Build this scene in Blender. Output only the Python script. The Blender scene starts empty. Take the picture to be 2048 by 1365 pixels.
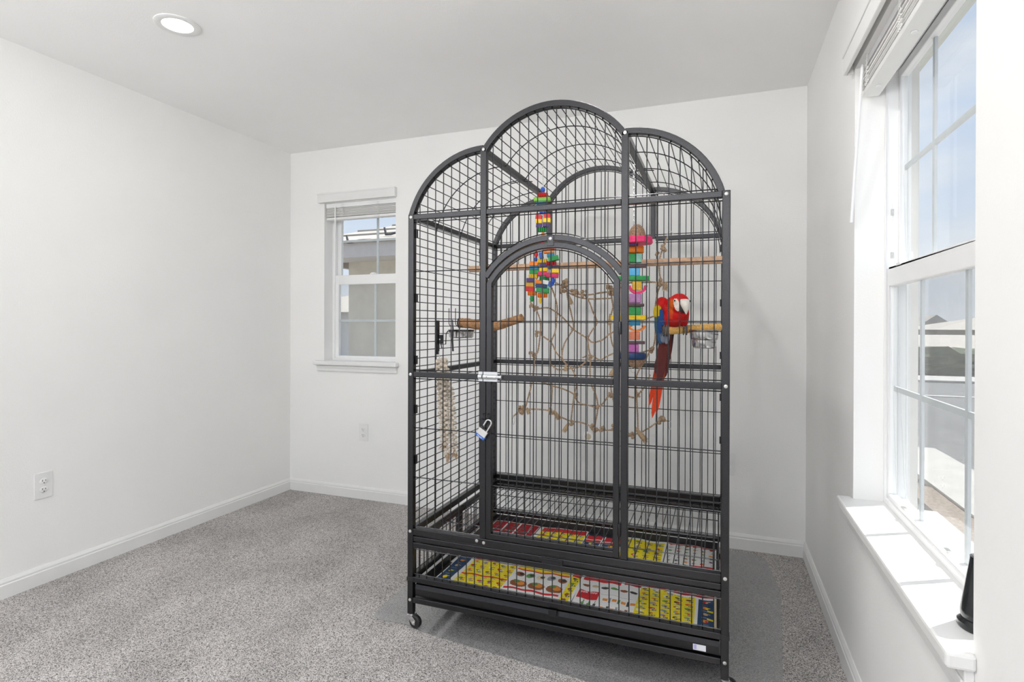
import bpy, bmesh, math, random
import numpy as np
from mathutils import Vector, Matrix
random.seed(7)
C = bpy.context.scene.collection
S = bpy.context.scene

# ------------------------------------------------------------------ camera
F, YAW, Y0, CAMH, PIT, ROL = 1107.806, 0.35698, 653.478, 1.19873, -0.002488, 0.0029018
_fw0 = Vector((-math.sin(YAW), math.cos(YAW), 0)); _rt0 = Vector((math.cos(YAW), math.sin(YAW), 0)); _up0 = Vector((0, 0, 1))
_fw = _fw0 * math.cos(PIT) + _up0 * math.sin(PIT)
_up = _up0 * math.cos(PIT) - _fw0 * math.sin(PIT)
CRT = _rt0 * math.cos(ROL) + _up * math.sin(ROL)
CUP = _up * math.cos(ROL) - _rt0 * math.sin(ROL)
cd = bpy.data.cameras.new('camera'); cam = bpy.data.objects.new('camera', cd); C.objects.link(cam)
cam.matrix_world = Matrix(((CRT.x, CUP.x, -_fw.x, 0), (CRT.y, CUP.y, -_fw.y, 0), (CRT.z, CUP.z, -_fw.z, CAMH), (0, 0, 0, 1)))
cd.sensor_width = 36; cd.lens = F * 36 / 2048; cd.shift_y = -(682.5 - Y0) / 2048; cd.clip_start = 0.02; cd.clip_end = 300
S.camera = cam
def ray(u, v): return (CRT * ((u - 1024) / F) + CUP * ((Y0 - v) / F) + _fw)
CAM = Vector((0, 0, CAMH))
def onY(u, v, Y):
    d = ray(u, v); return CAM + d * (Y / d.y)
def onX(u, v, X):
    d = ray(u, v); return CAM + d * (X / d.x)
def onZ(u, v, Z):
    d = ray(u, v); return CAM + d * ((Z - CAMH) / d.z)

# ------------------------------------------------------------------ world, sun, big lights, exposure
S.view_settings.view_transform = 'Standard'; S.view_settings.look = 'None'
S.cycles.max_bounces = 14; S.cycles.diffuse_bounces = 9; S.cycles.transparent_max_bounces = 24
S.view_settings.exposure = 0.0; S.view_settings.gamma = 1.0; S.view_settings.use_curve_mapping = False
W = bpy.data.worlds.new('sky'); S.world = W; W.use_nodes = True
nt = W.node_tree; nt.nodes.clear()
def N(t, **k):
    n = nt.nodes.new(t)
    for a, b in k.items(): setattr(n, a, b)
    return n
tc = N('ShaderNodeTexCoord'); sx = N('ShaderNodeSeparateXYZ'); nt.links.new(tc.outputs['Generated'], sx.inputs[0])
rp = N('ShaderNodeValToRGB'); nt.links.new(sx.outputs['Z'], rp.inputs[0])
e = rp.color_ramp.elements
e[0].position = 0.0; e[0].color = (0.80, 0.85, 0.93, 1)
e[1].position = 0.9; e[1].color = (0.40, 0.55, 0.86, 1)
m_ = e.new(0.28); m_.color = (0.62, 0.74, 0.93, 1)
nz = N('ShaderNodeTexNoise'); nz.inputs['Scale'].default_value = 2.2; nz.inputs['Detail'].default_value = 5
mp = N('ShaderNodeMapping'); mp.inputs['Scale'].default_value = (1, 1, 2.6); nt.links.new(tc.outputs['Generated'], mp.inputs[0]); nt.links.new(mp.outputs[0], nz.inputs[0])
cr = N('ShaderNodeValToRGB'); cr.color_ramp.elements[0].position = 0.5; cr.color_ramp.elements[1].position = 0.72; nt.links.new(nz.outputs[0], cr.inputs[0])
mx = N('ShaderNodeMix', data_type='RGBA'); nt.links.new(cr.outputs[0], mx.inputs[0]); nt.links.new(rp.outputs[0], mx.inputs[6]); mx.inputs[7].default_value = (0.93, 0.94, 0.96, 1)
bg = N('ShaderNodeBackground'); SKY = 1.0; bg.inputs['Strength'].default_value = SKY; nt.links.new(mx.outputs[2], bg.inputs[0])
wo = N('ShaderNodeOutputWorld'); nt.links.new(bg.outputs[0], wo.inputs[0])

def light(name, typ, loc, power, rot=(0, 0, 0), size=0.3, color=(1, 1, 1), **k):
    l = bpy.data.lights.new(name, typ); l.energy = power; l.color = color
    if typ == 'AREA':
        l.shape = 'DISK'; l.size = size
    for a, b in k.items(): setattr(l, a, b)
    o = bpy.data.objects.new(name, l); o.location = loc; o.rotation_euler = rot; C.objects.link(o); return o
SUN_EL, SUN_H = math.radians(57), Vector((-0.88, -0.475, 0)).normalized()
_sd = SUN_H * math.cos(SUN_EL) + Vector((0, 0, -math.sin(SUN_EL)))
sun = light('sun', 'SUN', (3, 3, 5), 9.5, color=(1, 0.97, 0.93), angle=0.009)
sun.rotation_euler = _sd.to_track_quat('-Z', 'Y').to_euler()
# recessed ceiling light in view, three added unseen, and two added ceiling-bounce fill lamps
H = 2.44
for (x, y, p) in [(-2.105, 1.668, 1.9), (-0.38, 1.668, 6.6), (-2.105, -0.4, 5.6), (-0.38, -0.4, 5.0)]:
    light('downlight_and_fill', 'AREA', (x, y, H - 0.012), p, size=0.11, color=(1, 0.985, 0.965))
for (loc, p, rot) in [((-0.35, -1.2, 1.7), 36.5, (160, 0, 0)), ((-2.1, -1.0, 1.6), 37.0, (160, 0, -35))]:
    light('bounce_fill', 'AREA', loc, p, rot=tuple(math.radians(v) for v in rot), size=1.0, color=(0.985, 0.993, 1.0))

# ------------------------------------------------------------------ materials
def mat(name, col, rough=0.5, metal=0.0, spec=0.5, var=0.0, vscale=15.0, bump=0.0, bscale=80.0, coat=0.0, detail=3.0):
    m = bpy.data.materials.new(name); m.use_nodes = True; t = m.node_tree; b = t.nodes['Principled BSDF']
    b.inputs['Base Color'].default_value = (*col, 1); b.inputs['Roughness'].default_value = rough; b.inputs['Metallic'].default_value = metal
    b.inputs['Specular IOR Level'].default_value = spec; b.inputs['Coat Weight'].default_value = coat
    c = t.nodes.new('ShaderNodeTexCoord')
    n = t.nodes.new('ShaderNodeTexNoise'); n.inputs['Scale'].default_value = vscale; n.inputs['Detail'].default_value = detail; t.links.new(c.outputs['Object'], n.inputs[0])
    if var > 0:
        r = t.nodes.new('ShaderNodeValToRGB'); r.color_ramp.elements[0].position = 0.3; r.color_ramp.elements[1].position = 0.7
        r.color_ramp.elements[0].color = (*[max(0, x * (1 - var)) for x in col], 1); r.color_ramp.elements[1].color = (*[min(1, x * (1 + var)) for x in col], 1)
        t.links.new(n.outputs[0], r.inputs[0]); t.links.new(r.outputs[0], b.inputs['Base Color'])
    if bump > 0:
        n2 = t.nodes.new('ShaderNodeTexNoise'); n2.inputs['Scale'].default_value = bscale; n2.inputs['Detail'].default_value = 2; t.links.new(c.outputs['Object'], n2.inputs[0])
        bp = t.nodes.new('ShaderNodeBump'); bp.inputs['Strength'].default_value = bump; bp.inputs['Distance'].default_value = 0.002
        t.links.new(n2.outputs[0], bp.inputs['Height']); t.links.new(bp.outputs[0], b.inputs['Normal'])
    return m
M = {}
M['wall'] = mat('wall_paint', (0.875, 0.872, 0.86), 0.85, spec=0.25, bump=0.25, bscale=140, var=0.012, vscale=3)
M['ceil'] = mat('ceiling_paint', (0.90, 0.897, 0.89), 0.9, spec=0.2, bump=0.2, bscale=140, var=0.01, vscale=3)
M['trim'] = mat('trim_paint', (0.80, 0.80, 0.79), 0.4, spec=0.4, var=0.01)
M['vinyl'] = mat('window_vinyl', (0.87, 0.873, 0.875), 0.35, spec=0.45, var=0.01)
M['blind'] = mat('blind_slat', (0.80, 0.795, 0.78), 0.45, var=0.03, vscale=8)
M['muntin'] = mat('muntin_vinyl_shaded', (0.62, 0.645, 0.67), 0.4, var=0.02)  # white vinyl, its backlit shade put into a greyer colour
M['cord'] = mat('blind_cord', (0.85, 0.85, 0.83), 0.7, var=0.03)
M['plate'] = mat('outlet_plate', (0.82, 0.82, 0.815), 0.35, var=0.01)
M['dark'] = mat('dark_slot', (0.02, 0.02, 0.02), 0.6, var=0.1)
M['cage'] = mat('hammertone_black', (0.058, 0.058, 0.061), 0.27, 0.97, spec=0.5, bump=0.22, bscale=800, var=0.35, vscale=500)
M['wire'] = mat('wire_black', (0.060, 0.061, 0.066), 0.26, 0.9, spec=0.5, var=0.2, vscale=60)
M['tray'] = mat('tray_black', (0.022, 0.022, 0.024), 0.4, spec=0.5, var=0.2, vscale=40)
M['chrome'] = mat('chrome', (0.75, 0.75, 0.76), 0.12, 1.0, var=0.04)
M['zinc'] = mat('zinc_bolt', (0.66, 0.65, 0.62), 0.3, 0.9, var=0.08, vscale=200)
M['steel'] = mat('stainless_steel', (0.62, 0.61, 0.6), 0.2, 1.0, var=0.05, vscale=30)
M['latch'] = mat('latch_steel', (0.66, 0.67, 0.69), 0.3, 0.75, var=0.06, vscale=60)
M['rubber'] = mat('rubber_black', (0.012, 0.012, 0.013), 0.45, var=0.2)
M['blue_plastic'] = mat('blue_plastic', (0.03, 0.12, 0.45), 0.35, var=0.1)
M['white_print'] = mat('white_print', (0.8, 0.82, 0.85), 0.5, var=0.02)
M['wood_perch'] = mat('perch_wood', (0.46, 0.30, 0.19), 0.75, var=0.28, vscale=45, bump=0.5, bscale=90)
M['wood_pale'] = mat('pale_dowel_wood', (0.56, 0.36, 0.23), 0.7, var=0.22, vscale=40, bump=0.3, bscale=70)
M['wood_branch'] = mat('branch_wood', (0.36, 0.19, 0.085), 0.75, var=0.5, vscale=60, bump=0.8, bscale=80)
M['sand'] = mat('sand_perch', (0.72, 0.42, 0.12), 0.9, var=0.25, vscale=160, bump=0.9, bscale=260)
M['cotton'] = mat('cotton_rope', (0.72, 0.64, 0.54), 0.95, var=0.35, vscale=140, bump=1.0, bscale=420)
M['cotton_end'] = mat('cotton_fray', (0.50, 0.36, 0.24), 0.95, var=0.3, vscale=120)
M['sisal'] = mat('sisal_rope', (0.42, 0.30, 0.20), 0.95, var=0.4, vscale=150, bump=0.8, bscale=400)
M['sisal_end'] = mat('sisal_fray', (0.50, 0.36, 0.23), 0.95, var=0.35, vscale=200, bump=0.5, bscale=500)
M['coco'] = mat('coconut_shell', (0.32, 0.20, 0.13), 0.9, var=0.5, vscale=220, bump=1.0, bscale=350)
M['horn'] = mat('beak_white', (0.78, 0.72, 0.64), 0.35, var=0.08, vscale=80)
M['beak_dark'] = mat('beak_dark', (0.02, 0.018, 0.018), 0.35, var=0.2)
M['foot'] = mat('parrot_foot', (0.10, 0.09, 0.09), 0.6, var=0.3, vscale=300, bump=0.6, bscale=600)
M['eye_black'] = mat('eye_black', (0.01, 0.01, 0.01), 0.1, var=0.1)
M['eye_iris'] = mat('eye_iris', (0.75, 0.72, 0.45), 0.2, var=0.1)
M['white_plastic'] = mat('white_plastic', (0.86, 0.86, 0.85), 0.35, var=0.02)
M['beige'] = mat('mineral_beige', (0.55, 0.48, 0.38), 0.9, var=0.1, vscale=100)
M['sticker'] = mat('white_sticker', (0.80, 0.82, 0.88), 0.35, var=0.02)
M['sticker_b'] = mat('lavender_print', (0.5, 0.47, 0.8), 0.4, var=0.05)
M['device'] = mat('black_gloss', (0.014, 0.016, 0.018), 0.22, spec=0.5, var=0.1, coat=0.3)
TOY = {}
def toy(n, c): TOY[n] = mat('toy_wood_' + n, c, 0.45, var=0.16, vscale=70, bump=0.15, bscale=120)
for n, c in dict(blue=(0.02, 0.10, 0.50), red=(0.62, 0.012, 0.02), lime=(0.22, 0.50, 0.05), teal=(0.01, 0.20, 0.34), yellow=(0.85, 0.58, 0.015), purple=(0.085, 0.04, 0.19),
                 green=(0.02, 0.30, 0.07), orange=(0.80, 0.21, 0.015), pink=(0.78, 0.03, 0.16), magenta=(0.60, 0.02, 0.11), navy=(0.01, 0.045, 0.14), brown=(0.09, 0.045, 0.05),
                 lilac=(0.44, 0.20, 0.42), salmon=(0.66, 0.20, 0.10), sky=(0.10, 0.42, 0.72), gold=(0.74, 0.44, 0.03), white=(0.75, 0.76, 0.76), aqua=(0.25, 0.56, 0.45), violet=(0.50, 0.12, 0.40)).items(): toy(n, c)

def glass(name, tint, refl=1.0, rough=0.0, haze=0.0, hcol=(0.7, 0.7, 0.7)):
    m = bpy.data.materials.new(name); m.use_nodes = True; t = m.node_tree; t.nodes.clear()
    tr = t.nodes.new('ShaderNodeBsdfTransparent'); tr.inputs[0].default_value = (*tint, 1)
    gl = t.nodes.new('ShaderNodeBsdfGlossy'); gl.inputs['Roughness'].default_value = rough
    fr = t.nodes.new('ShaderNodeFresnel'); ge = t.nodes.new('ShaderNodeNewGeometry')
    io = t.nodes.new('ShaderNodeMapRange'); io.inputs[3].default_value = 1.45; io.inputs[4].default_value = 1 / 1.45      # same reflection from both faces of the thin pane
    t.links.new(ge.outputs['Backfacing'], io.inputs[0]); t.links.new(io.outputs[0], fr.inputs[0])
    ml = t.nodes.new('ShaderNodeMath'); ml.operation = 'MULTIPLY'; ml.inputs[1].default_value = refl; t.links.new(fr.outputs[0], ml.inputs[0])
    last = tr
    if haze > 0:
        df = t.nodes.new('ShaderNodeBsdfDiffuse'); df.inputs[0].default_value = (*hcol, 1)
        mh = t.nodes.new('ShaderNodeMixShader'); mh.inputs[0].default_value = haze; t.links.new(tr.outputs[0], mh.inputs[1]); t.links.new(df.outputs[0], mh.inputs[2]); last = mh
        nz = t.nodes.new('ShaderNodeTexNoise'); nz.inputs['Scale'].default_value = 30
        cc = t.nodes.new('ShaderNodeTexCoord'); t.links.new(cc.outputs['Object'], nz.inputs[0])
        mm = t.nodes.new('ShaderNodeMapRange'); mm.inputs[3].default_value = haze * 0.85; mm.inputs[4].default_value = haze * 1.15; t.links.new(nz.outputs[0], mm.inputs[0]); t.links.new(mm.outputs[0], mh.inputs[0])
    ms = t.nodes.new('ShaderNodeMixShader'); t.links.new(ml.outputs[0], ms.inputs[0]); t.links.new(last.outputs[0], ms.inputs[1]); t.links.new(gl.outputs[0], ms.inputs[2])
    o = t.nodes.new('ShaderNodeOutputMaterial'); t.links.new(ms.outputs[0], o.inputs[0]); return m
M['glass'] = glass('window_glass', (0.95, 0.97, 0.965), 0.8)
M['screen'] = glass('insect_screen', (0.95, 0.95, 0.95), 0.0, 0.5, 0.30, (0.6, 0.6, 0.6))
M['mat'] = glass('clear_vinyl_mat', (0.96, 0.96, 0.965), 1.5, 0.10, 0.2, (0.45, 0.45, 0.46))
def emit(name, col, s):
    m = bpy.data.materials.new(name); m.use_nodes = True; b = m.node_tree.nodes['Principled BSDF']
    b.inputs['Emission Color'].default_value = (*col, 1); b.inputs['Emission Strength'].default_value = s; b.inputs['Base Color'].default_value = (0.9, 0.9, 0.9, 1); return m
M['lamp'] = emit('led_lens', (1, 0.985, 0.96), 4.0)
# carpet: tufts in two greys, with the faint darker sweep of vacuum strokes
def carpet():
    m = bpy.data.materials.new('carpet_pile'); m.use_nodes = True; t = m.node_tree; b = t.nodes['Principled BSDF']; L = t.links.new
    b.inputs['Roughness'].default_value = 1.0; b.inputs['Specular IOR Level'].default_value = 0.05
    c = t.nodes.new('ShaderNodeTexCoord')
    v = t.nodes.new('ShaderNodeTexVoronoi'); v.inputs['Scale'].default_value = 380; L(c.outputs['Object'], v.inputs[0])
    n = t.nodes.new('ShaderNodeTexNoise'); n.inputs['Scale'].default_value = 300; n.inputs['Detail'].default_value = 3; L(c.outputs['Object'], n.inputs[0])
    sp = t.nodes.new('ShaderNodeSeparateColor'); L(v.outputs['Color'], sp.inputs[0])
    ad = t.nodes.new('ShaderNodeMath'); ad.operation = 'MULTIPLY_ADD'; ad.inputs[1].default_value = 0.55; L(sp.outputs[0], ad.inputs[0])
    a2 = t.nodes.new('ShaderNodeMath'); a2.operation = 'MULTIPLY'; a2.inputs[1].default_value = 0.55; L(n.outputs[0], a2.inputs[0]); L(a2.outputs[0], ad.inputs[2])
    r = t.nodes.new('ShaderNodeValToRGB'); L(ad.outputs[0], r.inputs[0])
    r.color_ramp.elements[0].position = 0.27; r.color_ramp.elements[0].color = (0.06, 0.055, 0.052, 1)
    r.color_ramp.elements[1].position = 0.74; r.color_ramp.elements[1].color = (0.68, 0.655, 0.645, 1)
    mid = r.color_ramp.elements.new(0.5); mid.color = (0.39, 0.366, 0.35, 1)
    big = t.nodes.new('ShaderNodeTexNoise'); big.inputs['Scale'].default_value = 2.6; big.inputs['Detail'].default_value = 4
    mpp = t.nodes.new('ShaderNodeMapping'); mpp.inputs['Rotation'].default_value = (0, 0, 0.5); mpp.inputs['Scale'].default_value = (1.5, 1.0, 1); L(c.outputs['Object'], mpp.inputs[0]); L(mpp.outputs[0], big.inputs[0])
    mr = t.nodes.new('ShaderNodeMapRange'); mr.inputs[1].default_value = 0.35; mr.inputs[2].default_value = 0.65; mr.inputs[3].default_value = 0.88; mr.inputs[4].default_value = 1.10; L(big.outputs[0], mr.inputs[0])
    hm = t.nodes.new('ShaderNodeVectorMath'); hm.operation = 'SCALE'; L(r.outputs[0], hm.inputs[0]); L(mr.outputs[0], hm.inputs['Scale']); L(hm.outputs[0], b.inputs['Base Color'])
    bp = t.nodes.new('ShaderNodeBump'); bp.inputs['Strength'].default_value = 0.7; bp.inputs['Distance'].default_value = 0.004; L(ad.outputs[0], bp.inputs['Height']); L(bp.outputs[0], b.inputs['Normal'])
    return m
M['carpet'] = carpet()
def vcol(name, rough=0.6, spec=0.3, var=0.15, vscale=60, bump=0.0, bscale=100):
    m = mat(name, (0.5, 0.5, 0.5), rough, spec=spec, bump=bump, bscale=bscale); t = m.node_tree; b = t.nodes['Principled BSDF']
    at = t.nodes.new('ShaderNodeAttribute'); at.attribute_name = 'tint'
    c = t.nodes.new('ShaderNodeTexCoord'); n = t.nodes.new('ShaderNodeTexNoise'); n.inputs['Scale'].default_value = vscale; t.links.new(c.outputs['Object'], n.inputs[0])
    mr = t.nodes.new('ShaderNodeMapRange'); mr.inputs[3].default_value = 1 - var; mr.inputs[4].default_value = 1 + var; t.links.new(n.outputs[0], mr.inputs[0])
    s = t.nodes.new('ShaderNodeVectorMath'); s.operation = 'SCALE'; t.links.new(at.outputs['Color'], s.inputs[0]); t.links.new(mr.outputs[0], s.inputs['Scale']); t.links.new(s.outputs[0], b.inputs['Base Color'])
    return m
M['feather'] = vcol('feathers', 0.6, 0.25, 0.3, 220, 0.5, 300)
M['print'] = vcol('newsprint', 0.75, 0.2, 0.05, 20)

# ------------------------------------------------------------------ mesh helpers
ORG = {}
class MB:
    def __init__(s): s.v = []; s.f = []
    def add(s, vs, fs):
        k = len(s.v); s.v += [tuple(x) for x in vs]; s.f += [tuple(i + k for i in q) for q in fs]; return s
    def box(s, a, b):
        x0, y0, z0 = (min(a[i], b[i]) for i in range(3)); x1, y1, z1 = (max(a[i], b[i]) for i in range(3))
        return s.add([(x0, y0, z0), (x1, y0, z0), (x1, y1, z0), (x0, y1, z0), (x0, y0, z1), (x1, y0, z1), (x1, y1, z1), (x0, y1, z1)],
                     [(0, 3, 2, 1), (4, 5, 6, 7), (0, 1, 5, 4), (1, 2, 6, 5), (2, 3, 7, 6), (3, 0, 4, 7)])
    def obox(s, c, ax, ay, az, hx, hy, hz):
        c = Vector(c); vs = []
        for k in (-1, 1):
            for q in ((-1, -1), (1, -1), (1, 1), (-1, 1)): vs.append(c + ax * hx * q[0] + ay * hy * q[1] + az * hz * k)
        return s.add(vs, [(0, 3, 2, 1), (4, 5, 6, 7), (0, 1, 5, 4), (1, 2, 6, 5), (2, 3, 7, 6), (3, 0, 4, 7)])
    def tube(s, pts, r, n=6, cap=True, closed=False):
        pts = [Vector(p) for p in pts]; m = len(pts); rr = r if isinstance(r, (list, tuple)) else [r] * m
        vs = []; ref = None
        for i, p in enumerate(pts):
            if closed: t = pts[(i + 1) % m] - pts[i - 1]
            else: t = pts[min(i + 1, m - 1)] - pts[max(i - 1, 0)]
            t.normalize()
            if ref is None: ref = Vector((0, 0, 1)) if abs(t.z) < 0.9 else Vector((1, 0, 0))
            a = t.cross(ref)
            if a.length < 1e-6: a = t.cross(Vector((0, 1, 0)))
            a.normalize(); b = a.cross(t).normalized(); ref = b
            for k in range(n):
                w = 2 * math.pi * k / n; vs.append(p + (a * math.cos(w) + b * math.sin(w)) * rr[i])
        fs = [(i * n + k, i * n + (k + 1) % n, ((i + 1) % m) * n + (k + 1) % n, ((i + 1) % m) * n + k) for i in range(m if closed else m - 1) for k in range(n)]
        if cap and not closed: fs += [tuple(range(n))[::-1], tuple((m - 1) * n + k for k in range(n))]
        return s.add(vs, fs)
    def arch(s, pts, hw, y0, y1):           # square bar bent in the XZ plane
        vs = []; m = len(pts)
        for i, (x, z) in enumerate(pts):
            x0, z0 = pts[max(i - 1, 0)]; x1, z1 = pts[min(i + 1, m - 1)]; l = math.hypot(x1 - x0, z1 - z0); nx, nz_ = -(z1 - z0) / l, (x1 - x0) / l
            for (w, y) in ((hw, y0), (hw, y1), (-hw, y1), (-hw, y0)): vs.append((x + nx * w, y, z + nz_ * w))
        fs = [(i * 4 + k, i * 4 + (k + 1) % 4, (i + 1) * 4 + (k + 1) % 4, (i + 1) * 4 + k) for i in range(m - 1) for k in range(4)]
        return s.add(vs, fs + [(3, 2, 1, 0), tuple((m - 1) * 4 + k for k in range(4))])
    def lathe(s, prof, o=(0, 0, 0), n=24, ax=(0, 0, 1), sc=(1, 1)):
        o = Vector(o); az = Vector(ax).normalized(); ref = Vector((1, 0, 0)) if abs(az.x) < 0.9 else Vector((0, 1, 0)); ay = az.cross(ref).normalized(); a_ = ay.cross(az)
        vs = [o + (a_ * math.cos(2 * math.pi * k / n) * sc[0] + ay * math.sin(2 * math.pi * k / n) * sc[1]) * r + az * z for (r, z) in prof for k in range(n)]
        m = len(prof); fs = [(i * n + k, i * n + (k + 1) % n, (i + 1) * n + (k + 1) % n, (i + 1) * n + k) for i in range(m - 1) for k in range(n)]
        if prof[0][0] > 1e-6: fs.append(tuple(range(n))[::-1])
        if prof[-1][0] > 1e-6: fs.append(tuple((m - 1) * n + k for k in range(n)))
        return s.add(vs, fs)
    def ball(s, c, r, n=12, m=8, noise=0.0):
        r = r if isinstance(r, (tuple, list)) else (r, r, r); vs = []; c = Vector(c)
        for i in range(m + 1):
            t = math.pi * i / m
            for k in range(n):
                w = 2 * math.pi * k / n; q = 1 + (random.uniform(-noise, noise) if noise else 0)
                vs.append(c + Vector((r[0] * math.sin(t) * math.cos(w), r[1] * math.sin(t) * math.sin(w), r[2] * math.cos(t))) * q)
        return s.add(vs, [(i * n + k, (i + 1) * n + k, (i + 1) * n + (k + 1) % n, i * n + (k + 1) % n) for i in range(m) for k in range(n)])
    def quad(s, *p): return s.add(p, [tuple(range(len(p)))])
    def prism(s, poly, z0, z1):
        n = len(poly); return s.add([(x, y, z0) for x, y in poly] + [(x, y, z1) for x, y in poly], [tuple(range(n))[::-1], tuple(range(n, 2 * n))] + [(k, (k + 1) % n, n + (k + 1) % n, n + k) for k in range(n)])
    def build(s, name, m, parent=None, smooth=False, bevel=0.0, label=None, cat=None, group=None, kind=None):
        org = ORG.get(parent.name, Vector((0, 0, 0))) if parent else Vector((0, 0, 0))
        me = bpy.data.meshes.new(name); me.from_pydata([tuple(Vector(p) - org) for p in s.v], [], s.f); me.update()
        b = bmesh.new(); b.from_mesh(me); bmesh.ops.remove_doubles(b, verts=b.verts, dist=1e-6); bmesh.ops.recalc_face_normals(b, faces=b.faces)
        if smooth:
            for q in b.faces: q.smooth = True
        b.to_mesh(me); b.free()
        if smooth: me.set_sharp_from_angle(angle=math.radians(40))
        return link(name, me, m, parent, bevel, label, cat, group, kind, org)
def link(name, me, m, parent=None, bevel=0.0, label=None, cat=None, group=None, kind=None, org=None):
    o = bpy.data.objects.new(name, me); C.objects.link(o)
    if m is not None: me.materials.append(m)
    if parent: o.parent = parent
    ORG[o.name] = org if org is not None else Vector((0, 0, 0))
    if bevel:
        md = o.modifiers.new('bevel', 'BEVEL'); md.width = bevel; md.segments = 2; md.limit_method = 'ANGLE'
    tag(o, label, cat, group, kind); return o
def tag(o, label=None, cat=None, group=None, kind=None):
    for k, v in (('label', label), ('category', cat), ('group', group), ('kind', kind)):
        if v: o[k] = v
    return o
def thing(name, loc, label, cat, group=None):
    o = bpy.data.objects.new(name, None); C.objects.link(o); o.location = loc; o.empty_display_size = 0.05; ORG[o.name] = Vector(loc); return tag(o, label, cat, group)
def spline(pts, k=6):       # Catmull-Rom through points
    pts = [Vector(p) for p in pts]
    if len(pts) < 3: return pts
    q = [pts[0] * 2 - pts[1]] + pts + [pts[-1] * 2 - pts[-2]]; out = []
    for i in range(1, len(q) - 2):
        for j in range(k):
            t = j / k; a, b, c, d = q[i - 1], q[i], q[i + 1], q[i + 2]
            out.append(0.5 * ((2 * b) + (c - a) * t + (2 * a - 5 * b + 4 * c - d) * t * t + (3 * b - a - 3 * c + d) * t ** 3))
    return out + [pts[-1]]
def text_mesh(name, s, size, m, parent, org, ax, ay, extrude=0.0003):
    cu = bpy.data.curves.new(name, 'FONT'); cu.body = s; cu.size = size; cu.align_x = 'CENTER'; cu.align_y = 'CENTER'; cu.extrude = extrude; cu.resolution_u = 3
    o = bpy.data.objects.new('tmp_text', cu); C.objects.link(o); dg = bpy.context.evaluated_depsgraph_get(); me = bpy.data.meshes.new_from_object(o.evaluated_get(dg)); bpy.data.objects.remove(o)
    az = ax.cross(ay); po = ORG.get(parent.name, Vector((0, 0, 0)))
    for v in me.vertices: v.co = Vector(org) + ax * v.co.x + ay * v.co.y + az * v.co.z - po
    me.name = name; me.materials.clear(); return link(name, me, m, parent, org=po)
def arc(cx, cz, R, a0, a1, n): return [(cx + R * math.cos(a0 + (a1 - a0) * i / n), cz + R * math.sin(a0 + (a1 - a0) * i / n)) for i in range(n + 1)]

# ================================================================== the room
XL, XR, YB, YF = -2.9206, 0.4251, 3.2144, -1.7
T = 0.16
MB().box((XL - T, YF - T, -0.1), (XR + T, YB + T, 0)).build('floor', M['carpet'], kind='structure')
MB().box((XL - T, YF - T, H), (XR + T, YB + T, H + 0.1)).build('ceiling', M['ceil'], kind='structure')
MB().box((XL - T, YF - T, 0), (XL, YB + T, H)).build('wall_left', M['wall'], kind='structure')
b = MB(); b.box((XL, YF - T, 0), (-2.85, YF, H)); b.box((0.35, YF - T, 0), (XR, YF, H)); b.box((-2.85, YF - T, 2.3), (0.35, YF, H))      # unseen wide opening, added behind the camera to let sky light in
b.build('wall_front', M['wall'], kind='structure')
# back wall with the small window
BX0, BX1, BZ0, BZ1 = -2.620, -2.035, 0.945, 2.055
b = MB(); b.box((XL, YB, 0), (BX0, YB + T, H)); b.box((BX1, YB, 0), (XR + T, YB + T, H)); b.box((BX0, YB, 0), (BX1, YB + T, BZ0 - 0.03)); b.box((BX0, YB, BZ1), (BX1, YB + T, H))
b.build('wall_back', M['wall'], kind='structure')
# right wall with the tall window
RY0, RY1, RZ0, RZ1 = 1.205, 2.140, 0.622, 2.06
b = MB(); b.box((XR, YF - T, 0), (XR + T, RY0, H)); b.box((XR, RY1, 0), (XR + T, YB + T, H)); b.box((XR, RY0, 0), (XR + T, RY1, RZ0 - 0.03)); b.box((XR, RY0, RZ1), (XR + T, RY1, H))
b.build('wall_right', M['wall'], kind='structure')
def base_profile(t0=0.0): return [(0.0, 0.0), (0.013, 0.0), (0.013, 0.058), (0.010, 0.062), (0.010, 0.070), (0.006, 0.078), (0.003, 0.083), (0.0, 0.083)]
def baseboard(name, p0, p1, inward):
    vs = []; P = base_profile(); n = len(P)
    for p in (p0, p1):
        for (d, z) in P: vs.append((p[0] + inward[0] * d, p[1] + inward[1] * d, z))
    MB().add(vs, [tuple(range(n)), tuple(range(n, 2 * n))[::-1]] + [(k, n + k, n + (k + 1) % n, (k + 1) % n) for k in range(n)]).build(name, M['trim'], kind='structure')
baseboard('baseboard_left', (XL, YF), (XL, YB), (1, 0)); baseboard('baseboard_back', (XL, YB), (XR, YB), (0, -1)); baseboard('baseboard_right', (XR, YF), (XR, YB), (-1, 0))

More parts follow.
